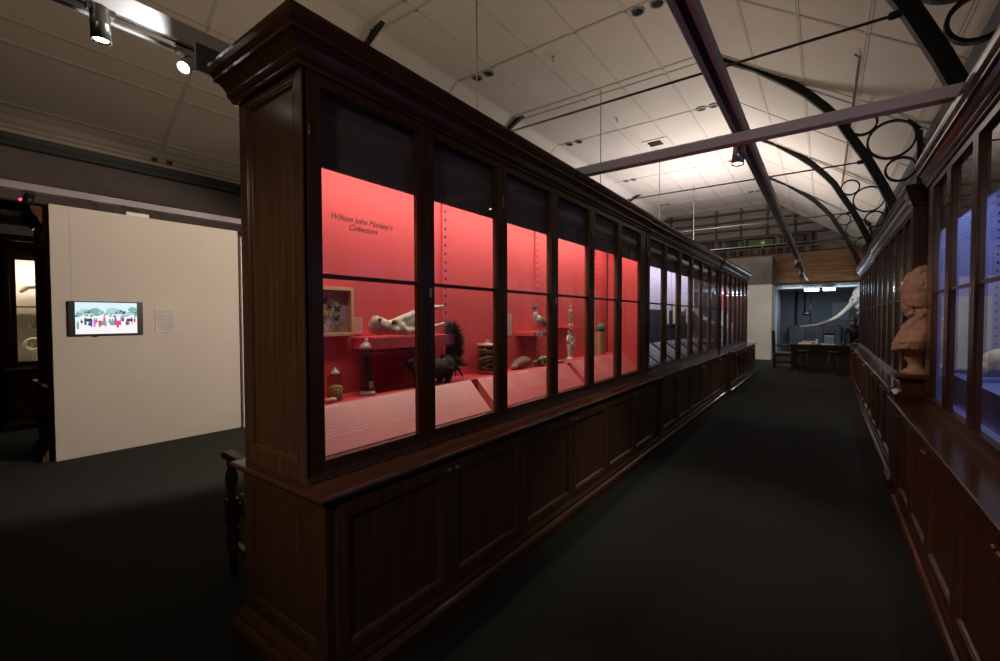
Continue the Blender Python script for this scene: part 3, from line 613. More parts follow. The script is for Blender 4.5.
qd(sy0, sy1, sz0, 1.64, 1); qd(sy0, sy1, 1.64, sz1, 0)
random.seed(21)
for cy, cz, r1, m in ((1.31, 1.69, .05, 6), (1.40, 1.70, .05, 2), (1.44, 1.685, .04, 2), (1.56, 1.70, .06, 6), (1.62, 1.69, .04, 2), (1.75, 1.72, .045, 2), (1.77, 1.68, .04, 5), (1.26, 1.66, .03, 2), (1.69, 1.66, .04, 6)): disc(cy, cz, r1, r1*.7, m, .0002)
for i in range(60):
    disc(random.uniform(sy0+.01, sy1-.01), 1.655+random.uniform(-.02, .045), random.uniform(.006, .02), random.uniform(.006, .014), random.choice([2, 6, 6, 5, 3]), .0003)
for i in range(20):
    y = sy0+.03+.54*i/20+random.uniform(-.01, .01); h = random.uniform(.03, .11); z = 1.62-random.uniform(0, .06)-h*.3; m = random.choice([3, 3, 3, 3, 4, 5, 7])
    q.add([(xs+.0004, y-.008, z-h*.5), (xs+.0004, y+.008, z-h*.5), (xs+.0004, y+.012, z+h*.3), (xs+.0004, y-.010, z+h*.3)], [(0, 1, 2, 3)], m); disc(y, z+h*.3+.010, .006, .008, 3, .0004)
for y, m in ((1.445, 4), (1.58, 4), (1.615, 4), (1.55, 5), (1.47, 5)): qd(y-.02, y+.02, 1.53, 1.585, m, .0006)
for y in (1.34, 1.72): qd(y-.03, y+.03, 1.575, 1.61, 3, .0005); qd(y-.025, y-.02, 1.53, 1.58, 3, .0005); qd(y+.02, y+.025, 1.53, 1.58, 3, .0005)
q.build('screen', SCR, e)
MB().box(-6.95, -6.935, 1.38, 1.42, 1.395, 1.41).build('bracket', DARKP, e)
e = tag(MB().box(-6.95, -6.942, 1.985, 2.20, 1.43, 1.735).build('text_panel', mat('pale_panel', (.62, .57, .55), .5), None, loc=(-6.945, 2.09, 1.43), bevel=.001), 'pale text panel on the white partition beside the television', 'text panel')
q = MB(); random.seed(2)
for i in range(17):
    z = 1.71-i*.016
    if i in (3, 9): continue
    y = 2.005
    while y < 2.17: w_ = random.uniform(.008, .026); q.box(-6.9415, -6.941, y, min(y+w_, 2.185), z, z+.006); y += w_+.006
q.build('print', mat('grey_text', (.34, .31, .30), .7), e)
# ------------------------------------------------------------------ contents of the cream-lit cabinet
x = XF(.33)
MB().box(XF(.26), XF(.47), 1.02, 2.4, 1.70, 1.715).build('shelf', CREAM, FL)
k = MB(); k.tube([(x, 1.16, 2.02), (x, 1.24, 2.12), (x, 1.36, 2.14), (x, 1.46, 2.05), (x, 1.50, 1.85), (x, 1.50, 1.722)], [.02, .05, .06, .055, .05, .05]); tag(k.build('curved_horn', BONE, None, loc=(x, 1.4, 1.72)), 'tan curved horn on the upper shelf of the cream-lit cabinet', 'horn')
for i, (y, z, l) in enumerate(((1.28, 1.2, 'pale coiled shell on the floor of the cream-lit cabinet'), (1.32, 1.50, 'small pale coiled shell mounted mid-height in the cream-lit cabinet'))):
    k = MB(); r0 = .11 if i == 0 else .07
    k.tube([(x, y+r0*(1-t/26)*math.cos(t*.6), z+r0*(1-t/26)*math.sin(t*.6)) for t in range(24)], [.03*(1-t/30) for t in range(24)]); k.tube([(x, y, z), (x, y, .95 if i == 0 else z-.1), (x, y, .945)], .006, 8)
    tag(k.build('coiled_shell', BONE, None, loc=(x, y, .945)), l, 'shell')
# ------------------------------------------------------------------ tracks, beams, spots
def track(name, x0, x1, y0, y1, z, h, m, label, w=.09):
    e = empty(name, ((x0+x1)/2, (y0+y1)/2, z), label, 'lighting track')
    if y1-y0 > x1-x0:
        xm = (x0+x1)/2
        q = MB(); q.box(xm-w/2, xm-w/2+.012, y0, y1, z, z+h); q.box(xm+w/2-.012, xm+w/2, y0, y1, z, z+h); q.box(xm-w/2+.012, xm+w/2-.012, y0, y1, z+h-.012, z+h); q.box(xm-w/2+.012, xm+w/2-.012, y0, y1, z+.012, z+.018)
        q.build('channel', m, e, bevel=.0015); MB().box(xm-.018, xm+.018, y0+.02, y1-.02, z+.006, z+.012).build('conductor', DARKP, e)
    else:
        ym = (y0+y1)/2; MB().box(x0, x1, ym-w/2, ym+w/2, z, z+h).build('beam', m, e, bevel=.003)
    return e
track('lighting_track', -.56, -.55, -1.5, 21.3, 3.05, .085, TRACK, 'long purple grey lighting track running over the aisle to the gallery', .10)
track('cross_beam', -2.1, 1.0, 3.80, 3.90, 2.93, .075, TRACK, 'purple grey beam bridging the aisle under the long lighting track', .09)
track('lighting_track', -2.80, -2.79, -1.5, 5.5, 3.05, .10, TRACKW, 'white lighting track behind the red-lined case, carrying two steel spotlights', .14)
track('lighting_track', -7.32, -7.31, -1.5, 9.0, 3.06, .08, mat('dull_track', (.28, .25, .26), .45), 'grey lighting track above the television partition', .08)
tag(MB().tube([(-8.85, 1.95, 3.46), (-8.85, 3.6, 3.45)], .03, 10).build('wall_pipe', IRON, None, loc=(-8.85, 2.7, 3.46)), 'dark pipe fixed to the taupe wall above the television', 'pipe')
def spot(loc, to, label, m=STEEL, L=.19, r=.038, power=0, ang=50, col=(1, .85, .68), top=3.05, lit=True, blend=.5):
    loc = Vector(loc); d = (Vector(to)-loc).normalized(); e = empty('track_spotlight', tuple(loc), label, 'spotlight', 'spotlights on the lighting tracks')
    R = d.to_track_quat('Z', 'Y').to_matrix(); b = MB()
    prof = [(r*.75, -L*.5), (r, -L*.46), (r, L*.0), (r*1.02, L*.01), (r*1.02, L*.06), (r, L*.07), (r, L*.5), (r*.9, L*.5), (r*.86, L*.40)]
    b.lathe(prof, (0, 0, 0), 24); b.v = [tuple(loc+R @ Vector(v)) for v in b.v]; b.build('lamp_body', m, e)
    q = MB(); q.lathe([(r*.86, L*.41), (r*.8, L*.425), (.001, L*.43)], (0, 0, 0), 24); q.v = [tuple(loc+R @ Vector(v)) for v in q.v]; q.build('lens', LENS if lit else DARKP, e)
    MB().tube([tuple(loc-d*L*.2+Vector((0, 0, r))), (loc.x, loc.y, top)], .009, 8).build('stem', m, e)
    MB().box(loc.x-.02, loc.x+.02, loc.y-.05, loc.y+.05, top-.03, top).build('adapter', m, e)
    if power: spotlight('spot_lamp', tuple(loc+d*(L*.5+.01)), to, power, col, ang, blend)
    return e
spot((-2.74, .60, 2.975), (-2.62, .66, 0), 'long steel spotlight hanging over the floor beside the white track end', L=.16)
spot((-2.80, .97, 2.975), (-2.1, .1, 1.9), 'short bright spotlight beside the cornice with a glowing lens', WHITE, L=.10, r=.034, power=10, ang=60)
spot((-2.80, 3.6, 2.93), (-6.95, 2.3, 1.1), 'spotlight behind the red-lined case aimed at the television partition', WHITE, L=.14, r=.04, power=480, ang=75, col=(1, .82, .68), blend=.35)
spot((-.57, 4.02, 2.90), (-.75, 3.7, 0), 'bright spotlight under the crossing of beam and long track', STEEL, L=.15, r=.045, power=70, ang=62, blend=.9)
spot((-.555, 13.2, 2.93), (-.9, 14.0, 0), 'spotlight halfway along the track before the gallery boards', STEEL, L=.17, r=.05, power=20, ang=70)
spot((-.62, 17.6, 2.90), (-1.2, 19.4, 1), 'steel spotlight turned toward the white block wall', STEEL, L=.2, r=.05, power=18, ang=70)
spot((-.60, 16.4, 2.92), (-1.1, 17.5, .5), 'pale spotlight hanging near the gallery above the armchair', STEEL, L=.18, r=.045, power=60, ang=60)
spot((-7.3, .93, 2.96), (-7.0, .4, 1), 'dark spotlight with a glowing red indicator over the partition case end', DARKP, L=.14, r=.045, lit=False)
tag(MB().ell((-7.36, .88, 2.96), (.018, .018, .014)).build('indicator_lamp', mat('red_led', (.6, 0, 0), emis=(1, .03, .05), estr=6), None, loc=(-7.36, .88, 2.95)), 'tiny glowing red indicator lamp hung under the partition track', 'indicator lamp')
# flood panel beside the case top
e = empty('floodlight', (-2.52, 1.02, 2.87), 'flat grey floodlight standing on top of the red-lined case', 'floodlight')
MB().box(-2.60, -2.575, .93, 1.09, 2.86, 3.0).build('lamp_body', TRACKD, e, bevel=.004); MB().tube([(-2.575, 1.0, 2.93), (-2.50, 1.02, 2.93), (-2.44, 1.04, 2.87)], .008, 8).build('bracket', DARKP, e)
# cables above partition
for i, (y, l) in enumerate(((1.35, 'black cable loop above the partition near the dark case end'), (1.75, 'black cable loop above the partition beyond the television'), (2.0, 'thin black cable loop above the partition near the text panel'))):
    pts = [(-7.02, y+.13*math.cos(t*PI/10)-.0, 2.875+.13*math.sin(t*PI/10)) for t in range(11)]
    tag(MB().tube(pts, .006, 6).build('cable', DARKP, None, loc=(-7.02, y, 2.88)), l, 'cable')
tag(MB().box(-7.04, -6.96, 1.72, 1.95, 2.886, 2.93).build('power_adapter', WHITE, None, loc=(-7.0, 1.8, 2.886), bevel=.004), 'white power adapter lying along the partition top', 'adapter')
# ------------------------------------------------------------------ iron arches
IN = [(-3.85, 6.98), (-3.0, 6.85), (-2.2, 6.50), (-1.525, 6.165), (-1.05, 5.86), (-.58, 5.46), (-.32, 5.21), (-.086, 4.93), (.10, 4.68), (.22, 4.44), (.35, 4.19), (.44, 4.02), (.52, 3.84), (.64, 3.56), (.74, 3.30), (.83, 3.03), (.89, 2.80)]
def arch(Y, mir, label):
    f = (lambda x: -7.7-x) if mir else (lambda x: x)
    e = empty('iron_arch', (f(.95), Y, 2.8), label, 'iron arch', 'iron roof arches')
    pts = IN[0:]; q = MB(); N = len(pts)
    def nr(i):
        a = Vector(pts[max(i-1, 0)]); b = Vector(pts[min(i+1, N-1)]); t = (b-a).normalized(); return Vector((-t.y, t.x))
    def band(o0, o1, hw):
        vs = []
        for i, (px, pz) in enumerate(pts):
            n_ = nr(i); n_ = n_ if n_.x > 0 else -n_
            for o in (o0, o1):
                X_, Z_ = px+n_.x*o, pz+n_.y*o
                vs += [(f(X_), Y-hw, Z_), (f(X_), Y+hw, Z_)]
        fs = []
        for i in range(N-1):
            a = 4*i; b = a+4
            fs += [(a, a+1, b+1, b), (a+2, b+2, b+3, a+3), (a, b, b+2, a+2), (a+1, a+3, b+3, b+1)]
        fs += [(0, 2, 3, 1), (4*N-4, 4*N-3, 4*N-1, 4*N-2)]
        q.add(vs, fs)
    band(0, .018, .045); band(.018, .10, .012); band(.10, .118, .045)
    q.build('rib', IRON, e)
    for cx_, cz_, r in ((.445, 4.577, .165), (.775, 4.26, .275), (.885, 3.80, .17)):
        MB().sweep([((f(cx_+r*math.cos(t)), Y, cz_+r*math.sin(t)), (math.cos(t)*(-1 if mir else 1), 0, math.sin(t)), (0, 1, 0)) for t in [i*2*PI/36 for i in range(37)]], [(-.014, -.03), (.014, -.03), (.014, .03), (-.014, .03)], sm=False).build('ring', IRON, e)
    q = MB(); xa, xb = sorted((f(1.06), f(1.12))); q.box(xa, xb, Y-.03, Y+.03, 3.0, 4.32); q.tube([(f(.95), Y, 4.50), (f(1.09), Y, 4.34)], .03, 6); xa, xb = sorted((f(.9), f(1.12))); q.box(xa, xb, Y-.035, Y+.035, 2.72, 2.84)
    q.build('bracket', IRON, e)
    return e
ys = [.62+4.13*k for k in range(5)][1:5]
nm = ['crossing highest over the aisle', 'second along the aisle', 'third along the aisle', 'fourth along the aisle', 'last before the gallery wall']
for k, Y in enumerate(ys):
    if Y > 21.4: continue
    arch(Y, False, 'black iron arch with ringed spandrel, ' + nm[k])
    arch(Y, True, 'black iron arch tip showing through the ceiling behind the cases, ' + nm[k])
    e = empty('tie_rod', (-3.85, Y, 4.0), 'thin iron tie rod spanning between the arches, ' + nm[k], 'tie rod', 'tie rods of the roof arches')
    MB().tube([(-8.16, Y, 4.02), (.46, Y, 4.0)], .013, 8).build('rod', RODD, e)
    for x_ in (.44, -8.14): MB().lathe([(.02, -.06), (.03, -.05), (.03, .03), (.018, .05)], (x_, Y, 4.0), 10, ax='x').build('clevis', IRON, e)
    MB().tube([(-3.85, Y, 4.0), (-3.85, Y, 6.40)], .010, 8).build('hanger', ROD, e)
# ceiling fittings
def vent(x, y, l):
    z = zc(x); e = empty('round_vent', (x, y, z), l, 'vent', 'round vents in the ceiling')
    MB().lathe([(.11, z+.01), (.11, z-.02), (.095, z-.03), (.085, z-.015)], (x, y, 0), 24, cap=False).build('rim', mat('vent_rim', (.25, .23, .21), .4), e)
    q = MB()
    for r in (.08, .055, .03): q.lathe([(r, z-.004), (r, z-.02), (r-.008, z-.02), (r-.008, z-.004)], (x, y, 0), 24, cap=False)
    q.lathe([(.09, z-.006), (.001, z-.008)], (x, y, 0), 24); q.build('grille', DARKP, e)
for i, (x, y) in enumerate([(-2.40, 6.92), (-2.10, 6.92), (-5.60, 6.92), (-5.32, 6.92), (-2.32, 10.95), (-2.06, 10.95), (-5.68, 11.0), (-5.40, 11.0), (-2.3, 15.1), (-2.05, 15.1), (-5.6, 15.1), (-5.35, 15.1), (-2.3, 19.2), (-2.05, 19.2), (-5.6, 19.2), (-5.35, 19.2)]):
    vent(x, y, 'round dark ceiling vent, one of the paired vents in the flat ceiling')
for x, y, l in ((-5.33, 2.8, ''),): pass
e = empty('square_vent', (-3.72, 12.4, 6.35), 'square ceiling vent with dark grille and pale rim', 'vent')
MB().ring(-4.0, -3.42, 12.12, 12.72, [(0, 6.355), (.05, 6.345), (.05, 6.37)]).build('rim', CREAM, e); MB().box(-3.93, -3.6, 12.2, 12.5, 6.335, 6.35).build('grille', DARKP, e)
for x, y, l in ((-4.05, 7.2, 'tiny sprinkler head in the flat ceiling near the first paired vents'), (-4.05, 10.3, 'tiny sprinkler head in the flat ceiling between tie rods'), (-3.3, 20.5, 'small dark sprinkler stub by the gallery edge of the ceiling')):
    tag(MB().lathe([(.02, 6.37), (.02, 6.34), (.008, 6.335), (.008, 6.30), (.025, 6.29), (.025, 6.285)], (x, y, 0), 12).build('sprinkler', STEEL, None, loc=(x, y, 6.3)), l, 'sprinkler')
# conduit drop on the sloping boards
e = empty('conduit', (.35, 8.3, 4.85), 'cream conduit with a hooked end fixed to the sloping ceiling boards', 'conduit')
MB().tube([(.27, 7.3, zc(.27)-.05), (.31, 7.35, zc(.31)-.04), (.31, 14, zc(.31)-.04)], .014, 8).build('pipe', LTBAND, e)
# ------------------------------------------------------------------ far end: block wall, gallery, alcove
e = empty('block_wall', (-3.0, 20.5, 0), 'tall block wall, white below and taupe above, closing the case row', 'wall block')
MB().box(-4.6, -1.60, 19.6, 22.03, 0, 2.86).build('white_face', WHITE, e, bevel=.004); MB().box(-4.6, -1.60, 19.6, 22.03, 2.86, 3.92).build('upper_face', mat('taupe_paint', (.17, .145, .125), .8), e, bevel=.004)
struct(MB().box(-1.61, 1.3, 25.0, 25.1, 0, 3.0).build('wall_alcove', BLUEW))
struct(MB().box(-1.7, -1.6, 22.04, 25.0, 0, 2.84).build('wall_alcove_side', BLUEW))
struct(MB().box(-10.4, -4.6, 22.25, 22.35, 0, 2.85).build('wall_far', WALLT))
e = empty('gallery', (-3.0, 22.4, 2.88), 'upper gallery with varnished board front above the alcove', 'gallery')
MB().box(-10.38, 1.3, 22.24, 24.98, 2.86, 2.98).build('gallery_floor', WHITE, e)
q = MB()
nb = 9
for i in range(nb): q.box(-10.3, 1.3, 22.17, 22.24, 2.95+i*(1.3/nb)+.004, 2.95+(i+1)*(1.3/nb))
q.build('board_front', WOODP, e, bevel=.002)
q = MB()
for x in (-.95, 0, .9): q.box(x-.03, x+.03, 22.15, 22.17, 2.95, 4.25)
q.build('batten', WOODP, e)
q = MB(); q.box(-1.6, 1.3, 22.05, 22.17, 2.80, 2.88); q.box(-1.6, 1.3, 22.05, 22.17, 2.93, 2.95)
for i in range(5): q.box(-1.45+i*.62, -1.37+i*.62, 22.05, 22.17, 2.88, 2.93)
q.build('fascia', mat('pale_blue_fascia', (.5, .56, .62), .4), e)
for x, y, w_ in ((-.42, 21.9, .50), (.15, 21.95, .42)):
    f_ = empty('strip_light', (x, y, 2.70), ['white strip light under the gallery edge above the desk', 'smaller dim strip light beside the bright one under the gallery'][x > 0], 'strip light')
    MB().box(x-w_/2, x+w_/2, y-.08, y+.02, 2.74, 2.80).build('housing', WHITE, f_, bevel=.004); MB().box(x-w_/2+.01, x+w_/2-.01, y-.075, y+.015, 2.66, 2.74).build('diffuser', TUBE if x < 0 else mat('dim_diffuser', (.8, .85, .9), emis=(.75, .9, 1), estr=1.2), f_, bevel=.01)
# railing
e = empty('gallery_railing', (-3.0, 22.2, 4.25), 'pale metal railing along the top of the gallery front', 'railing')
MB().box(-9, 1.2, 22.19, 22.23, 4.56, 4.60).build('top_rail', RODD, e)
for i in range(12): MB().tube([(-8.2+i*.85, 22.21, 4.25), (-8.2+i*.85, 22.21, 4.56)], .014, 8).build('baluster', LTBAND, e)
MB().box(-9, 1.2, 22.17, 22.25, 4.25, 4.28).build('bottom_rail', TAN, e)
# gallery back wall, bookcase
g = MB(); g.box(-10.4, 1.4, 23.6, 23.7, 3.0, 7.6)
q = MB()
for i in range(6): q.box(-10.4, 1.4, 23.38, 23.6, 5.28+i*.40, 5.33+i*.40)
for x in [-8.45+1.05*i for i in range(10)]: q.box(x-.035, x+.035, 23.42, 23.6, 5.33, 7.4)
struct(q.build('trim_6', mat('gable_frame', (.10, .075, .055), .6)), 'dark framing across the grey gable wall')
struct(g.build('wall_gable', GREYB), 'grey boarded gable wall above the bookcases')
struct(MB().box(-10.4, 1.42, 21.6, 23.7, 7.5, 7.6).build('ceiling_gallery', CEIL))
q = MB()
for (xa, za), (xb, zb) in zip(prof[:-1], prof[1:]): q.hexa([(xa, YF-.02, za-.05), (xb, YF-.02, zb-.05), (xa, YF+.06, za-.05), (xb, YF+.06, zb-.05), (xa, YF-.02, 7.6), (xb, YF-.02, 7.6), (xa, YF+.06, 7.6), (xb, YF+.06, 7.6)])
struct(q.build('trim_5', LTBAND))
struct(MB().box(1.3, 1.42, 21.6, 23.7, 4.2, 7.6).build('wall_gallery_side', WALLT))
e = empty('bookcase', (-3.6, 23.4, 3.0), 'long dark wooden bookcase on the gallery under the grey boards', 'bookcase')
q = MB(); zs = [3.0, 3.52, 4.04, 4.56, 5.02, 5.22]
q.box(-8.0, -.5, 23.44, 23.5, 3.0, 5.24); q.box(-8.0, -.5, 23.12, 23.44, 5.20, 5.25)
for z in (3.0, 3.52, 4.02, 4.42, 4.82): q.box(-8.0, -.5, 23.14, 23.44, z, z+.025)
q.build('shelving', mat('bookcase_wood', (.14, .085, .05), .5, kind='wood'), e)
for i in range(7): MB().box(-8.0+i*1.25-.02, -8.0+i*1.25+.02, 23.12, 23.44, 3.0, 5.2).build('upright', mat('bookcase_upright', (.28, .15, .08), .5, kind='wood'), e)
bk = []
bcol = [(.05, .06, .07), (.10, .06, .04), (.03, .04, .05), (.14, .11, .08), (.22, .17, .12), (.05, .03, .03), (.05, .08, .08), (.3, .25, .18)]
bms = [mat('book_cloth_%d' % i, c_, .6) for i, c_ in enumerate(bcol)] + [mat('book_green', (.10, .26, .05), .6)]
bname = ['slate blue', 'brown', 'dark navy', 'buff brown', 'tan', 'maroon black', 'teal', 'cream', 'bright green']
protos = {}
random.seed(17)
shelfn = {4.02: 'lowest visible', 4.42: 'middle', 4.82: 'upper'}
for z in (4.445, 4.845, 4.045):
    for s0 in range(7):
        if s0 < 2: continue
        x = -8.0+s0*1.25+.03; xe = min(x+1.18, -.55)
        while x < xe-.08:
            wd = random.choice((.07, .09, .12)); ci = random.choice(range(8))
            if z == 4.845 and -2.95 < x < -1.8: ci = 8
            if random.random() < .06: x += .06
            h = random.uniform(.26, .335)
            if x+wd > xe: break
            if ci not in protos:
                p = MB(); p.box(0, 1, 0, .18, 0, .97, 0); p.box(.08, .92, .01, .17, .97, .985, 1); protos[ci] = p.build('book', [bms[ci], PAPER], None); o = protos[ci]
            else: o = protos[ci].copy(); COL.objects.link(o)
            o.location = (x, 23.2, z+.001); o.scale = (wd-.006, 1, h)
            tag(o, '%s cloth book standing on the gallery bookcase' % bname[ci], 'book', '%s books on the gallery bookcase' % bname[ci]); x += wd
# security lamp on railing
e = empty('clip_lamp', (-2.2, 22.2, 4.6), 'small white lamp standing on the gallery railing before the green books', 'lamp')
MB().tube([(-2.2, 22.21, 4.6), (-2.2, 22.21, 4.78)], .02, 8).build('stem', WHITE, e); MB().lathe([(.03, -.08), (.07, 0), (.08, .06), (.06, .07)], (-2.18, 22.15, 4.82), 16, ax='x').build('lamp_shade', WHITE, e)
# alcove pipes and cupboards
for i, (x, z0, z1) in enumerate(((-1.05, 0, 2.8), (-.72, 1.8, 2.8), (-.50, 1.3, 2.8))):
    tag(MB().tube([(x, 24.9, z0), (x, 24.9, z1)], [.05, .03, .015][i], 10).build('wall_pipe', IRON if i < 2 else STEEL, None, loc=(x, 24.9, z0)), ['thick dark pipe standing in the blue grey alcove corner', 'short dark pipe ending in a tap in the alcove', 'thin steel pipe running down the alcove wall'][i], 'pipe')
tag(MB().lathe([(.03, -.12), (.05, -.05), (.05, .1), (.02, .14)], (-.66, 24.85, 1.8), 12, ax='x').build('tap', STEEL, None, loc=(-.66, 24.85, 1.75)), 'steel tap at the foot of the short alcove pipe', 'tap')
tag(MB().box(.3, .9, 24.95, 25.0, 1.5, 2.3).build('notice_board', mat('notice', (.24, .25, .30), .7), None, loc=(.6, 24.97, 1.5)), 'grey notice board on the alcove wall above the tusk', 'notice board')
e = empty('alcove_cupboard', (-.4, 24.6, 0), 'low grey cupboard against the alcove wall behind the desk', 'cupboard'); MB().box(-1.3, .6, 24.4, 24.95, 0, 1.25).build('body', WD, e, bevel=.01); 
for x in (-1.28, -.64, 0): MB().box(x, x+.6, 24.38, 24.4, .1, 1.2).build('door', mat('grey_door', (.06, .065, .08), .6), e, bevel=.005)
# ------------------------------------------------------------------ elephant skull with tusks
k = MB(); sx, sy_, sz = 1.02, 19.6, 2.28
k.ell((sx+.05, sy_, sz+.08), (.30, .28, .33)); k.ell((sx-.12, sy_, sz-.10), (.20, .20, .24), Matrix.Rotation(.5, 3, 'Y')); k.ell((sx-.02, sy_, sz-.30), (.17, .24, .15)); k.ell((sx+.1, sy_, sz-.5), (.14, .17, .12))
for sg in (-1, 1): k.tube([(sx-.1, sy_+sg*.13, sz-.05), (sx-.28, sy_+sg*.15, sz-.27)], [.11, .085]); k.ell((sx-.05, sy_+sg*.24, sz+.02), (.13, .05, .07))
e = empty('elephant_skull', (sx, sy_, 0), 'huge white tusked skull on a stand by the alcove', 'skull')
k.build('cranium', BONEW, e, remesh=.02, smooth=4)
for sg in (-1, 1):
    pts = []; P0 = [(sx-.22, 2.12), (sx-.40, 1.86), (sx-.62, 1.62), (sx-.92, 1.44), (sx-1.22, 1.33), (sx-1.5, 1.29), (sx-1.72, 1.29)]
    if sg > 0: P0 = [(a, b) for a, b in P0[:4]] + [(sx-1.05, 1.40)]
    MB().tube([(a, sy_+sg*(.15+.05*i), b) for i, (a, b) in enumerate(P0)], [.085, .08, .072, .062, .05, .035, .012][:len(P0)] if sg < 0 else [.085, .08, .07, .05, .02], 14).build('tusk', BONEW, e)
    MB().ell((sx-.22, sy_+sg*.175, sz-.10), (.05, .03, .07)).build('eye_socket', BLACK, e)
q = MB(); MB().tube([(sx-.1, sy_-.12, 1.72), (sx+.16, sy_-.2, 1.95), (sx+.3, sy_-.2, 2.1)], [.05, .07, .03]).build('lower_jaw', BONEW, e)
q = MB(); q.tube([(sx+.05, sy_, 0), (sx+.05, sy_, 1.85)], .04, 10); q.box(sx-.2, sx+.25, sy_-.3, sy_+.3, 0, .9); q.build('stand', WD, e)
spotlight('skull_spot', (.0, 18.0, 2.9), (sx-.3, sy_, 1.9), 60, (.85, .93, 1), 50, .4)
# ------------------------------------------------------------------ desk, stools, chairs
e = empty('desk', (-.05, 16.3, 0), 'long dark wooden desk with panelled front at the end of the aisle', 'desk')
MB().box(-.82, .78, 15.85, 16.85, .77, .81).build('desk_top', WH, e, bevel=.004); q = MB(); q.box(-.74, .70, 15.98, 16.0, .05, .77)
q.box(-.74, .70, 15.93, 15.98, .62, .77); q.build('front_panel', WD, e, bevel=.003)
for x, y in ((-.76, 15.95), (.70, 15.95), (-.76, 16.77), (.70, 16.77)): MB().box(x-.035, x+.035, y-.035, y+.035, 0, .77).build('leg', WD, e, bevel=.004)
STW = mat('stool_wood', (.10, .065, .04), .5)
def stool(x, y, l):
    e = empty('stool', (x, y, 0), l, 'stool', 'stools at the desk')
    MB().lathe([(.15, .60), (.165, .605), (.165, .63), (.15, .64)], (x, y, 0), 24).build('seat', WD, e)
    for a in range(4):
        t = PI/4+a*PI/2; MB().tube([(x+.10*math.cos(t), y+.10*math.sin(t), .60), (x+.19*math.cos(t), y+.19*math.sin(t), 0)], .014, 8).build('leg', STW, e)
    q = MB(); pts = [(x+.155*math.cos(PI/4+a*PI/2), y+.155*math.sin(PI/4+a*PI/2), .22) for a in range(4)]
    for a in range(4): q.tube([pts[a], pts[(a+1) % 4]], .009, 6)
    q.build('stretcher', STW, e)
stool(-.46, 15.65, 'wooden stool before the desk, on the armchair side')
stool(.22, 15.55, 'wooden stool before the desk, on the case side')
def armchair(loc, rz, label):
    e = empty('armchair', (0, 0, 0), label, 'armchair', 'dark wooden armchairs'); ORG[e.name] = (0, 0, 0)
    turned = [(.016, 0), (.024, .03), (.03, .05), (.022, .06), (.03, .07), (.02, .10), (.034, .2), (.038, .26), (.022, .30), (.034, .32), (.034, .32)]
    for sx in (-1, 1):
        MB().lathe(turned, (.27, sx*.28, 0), 14).build('leg', WD, e)
        q = MB(); q.box(.24, .30, sx*.28-.03, sx*.28+.03, .32, .48); q.lathe([(.02, .48), (.03, .50), (.018, .52), (.034, .58), (.036, .62), (.02, .68), (.028, .70), (.02, .73)], (.27, sx*.28, 0), 14); q.build('arm_post', WD, e)
        MB().hexa([(-.25, sx*.27-.03, .70), (.33, sx*.28-.035, .73), (-.25, sx*.27+.03, .70), (.33, sx*.28+.035, .73), (-.25, sx*.27-.03, .735), (.33, sx*.28-.035, .775), (-.25, sx*.27+.03, .735), (.33, sx*.28+.035, .775)]).build('arm', WD, e, bevel=.008)
        MB().hexa([(-.31, sx*.25-.025, 0), (-.26, sx*.25-.025, 0), (-.31, sx*.25+.025, 0), (-.26, sx*.25+.025, 0), (-.36, sx*.25-.025, 1.18), (-.31, sx*.25-.025, 1.18), (-.36, sx*.25+.025, 1.18), (-.31, sx*.25+.025, 1.18)]).build('back_post', WD, e, bevel=.005)
        q = MB(); q.box(-.27, .25, sx*.27-.015, sx*.27+.015, .16, .20); q.build('stretcher', WD, e)
    MB().box(-.29, .29, -.27, .27, .38, .44).build('seat_frame', WD, e, bevel=.004)
    MB().box(-.27, .28, -.245, .245, .44, .50).build('seat', GREEN, e, bevel=.02)
    q = MB(); q.box(-.355, -.325, -.23, .23, 1.06, 1.16); q.box(-.335, -.305, -.23, .23, .62, .68)
    for y in (-.15, -.05, .05, .15): q.box(-.34, -.32, y-.02, y+.02, .68, 1.06)
    q.build('backrest', WD, e, bevel=.004)
    e.location = loc; e.rotation_euler = (0, 0, rz); return e
armchair((-2.70, 1.50, 0), PI, 'dark wooden armchair with turned legs, standing behind the panelled case end')
armchair((-.98, 16.75, 0), 0, 'dark wooden armchair with green seat beside the desk')
# things on the desk
tag(MB().box(-.62, -.30, 16.2, 16.42, .81, .83).build('paper_stack', PAPER, None, loc=(-.46, 16.3, .81)), 'low stack of white papers on the desk near the armchair', 'paper')
tag(MB().box(-.05, .27, 16.1, 16.32, .81, .822).build('paper_sheet', PAPER, None, loc=(.1, 16.2, .81)), 'white paper sheet lying at the middle of the desk', 'paper')
tag(MB().box(-.55, -.2, 16.5, 16.75, .81, .87).build('open_ledger', TAN, None, loc=(-.4, 16.6, .81), bevel=.006), 'tan ledger on the desk behind the stack of papers', 'book')
e = empty('microscope', (.14, 16.55, .81), 'blue and black instrument standing on the desk under the tusk', 'instrument')
MB().box(.02, .26, 16.5, 16.72, .81, 1.06).build('body', mat('pale_blue_case', (.22, .32, .45), .35), e, bevel=.02); MB().box(.0, .28, 16.5, 16.72, 1.07, 1.15).build('cover', DARKP, e, bevel=.02); MB().box(.03, .25, 16.49, 16.5, 1.03, 1.06).build('strip', WHITE, e)
e = empty('figurine', (-.16, 16.2, .81), 'little white ornament on the desk beside the blue instrument', 'ornament'); MB().lathe([(.035, .81), (.04, .83), (.02, .86), (.03, .90), (.03, .93), (.01, .96)], (-.16, 16.2, 0), 14).build('body', WHITE, e)
tag(MB().lathe([(.05, .81), (.06, .83), (.05, .87), (.035, .90)], (.47, 16.25, 0), 16).build('bowl', mat('dark_bowl', (.05, .06, .07), .3), None, loc=(.47, 16.25, .81)), 'dark little bowl on the desk in front of the seated person', 'bowl')
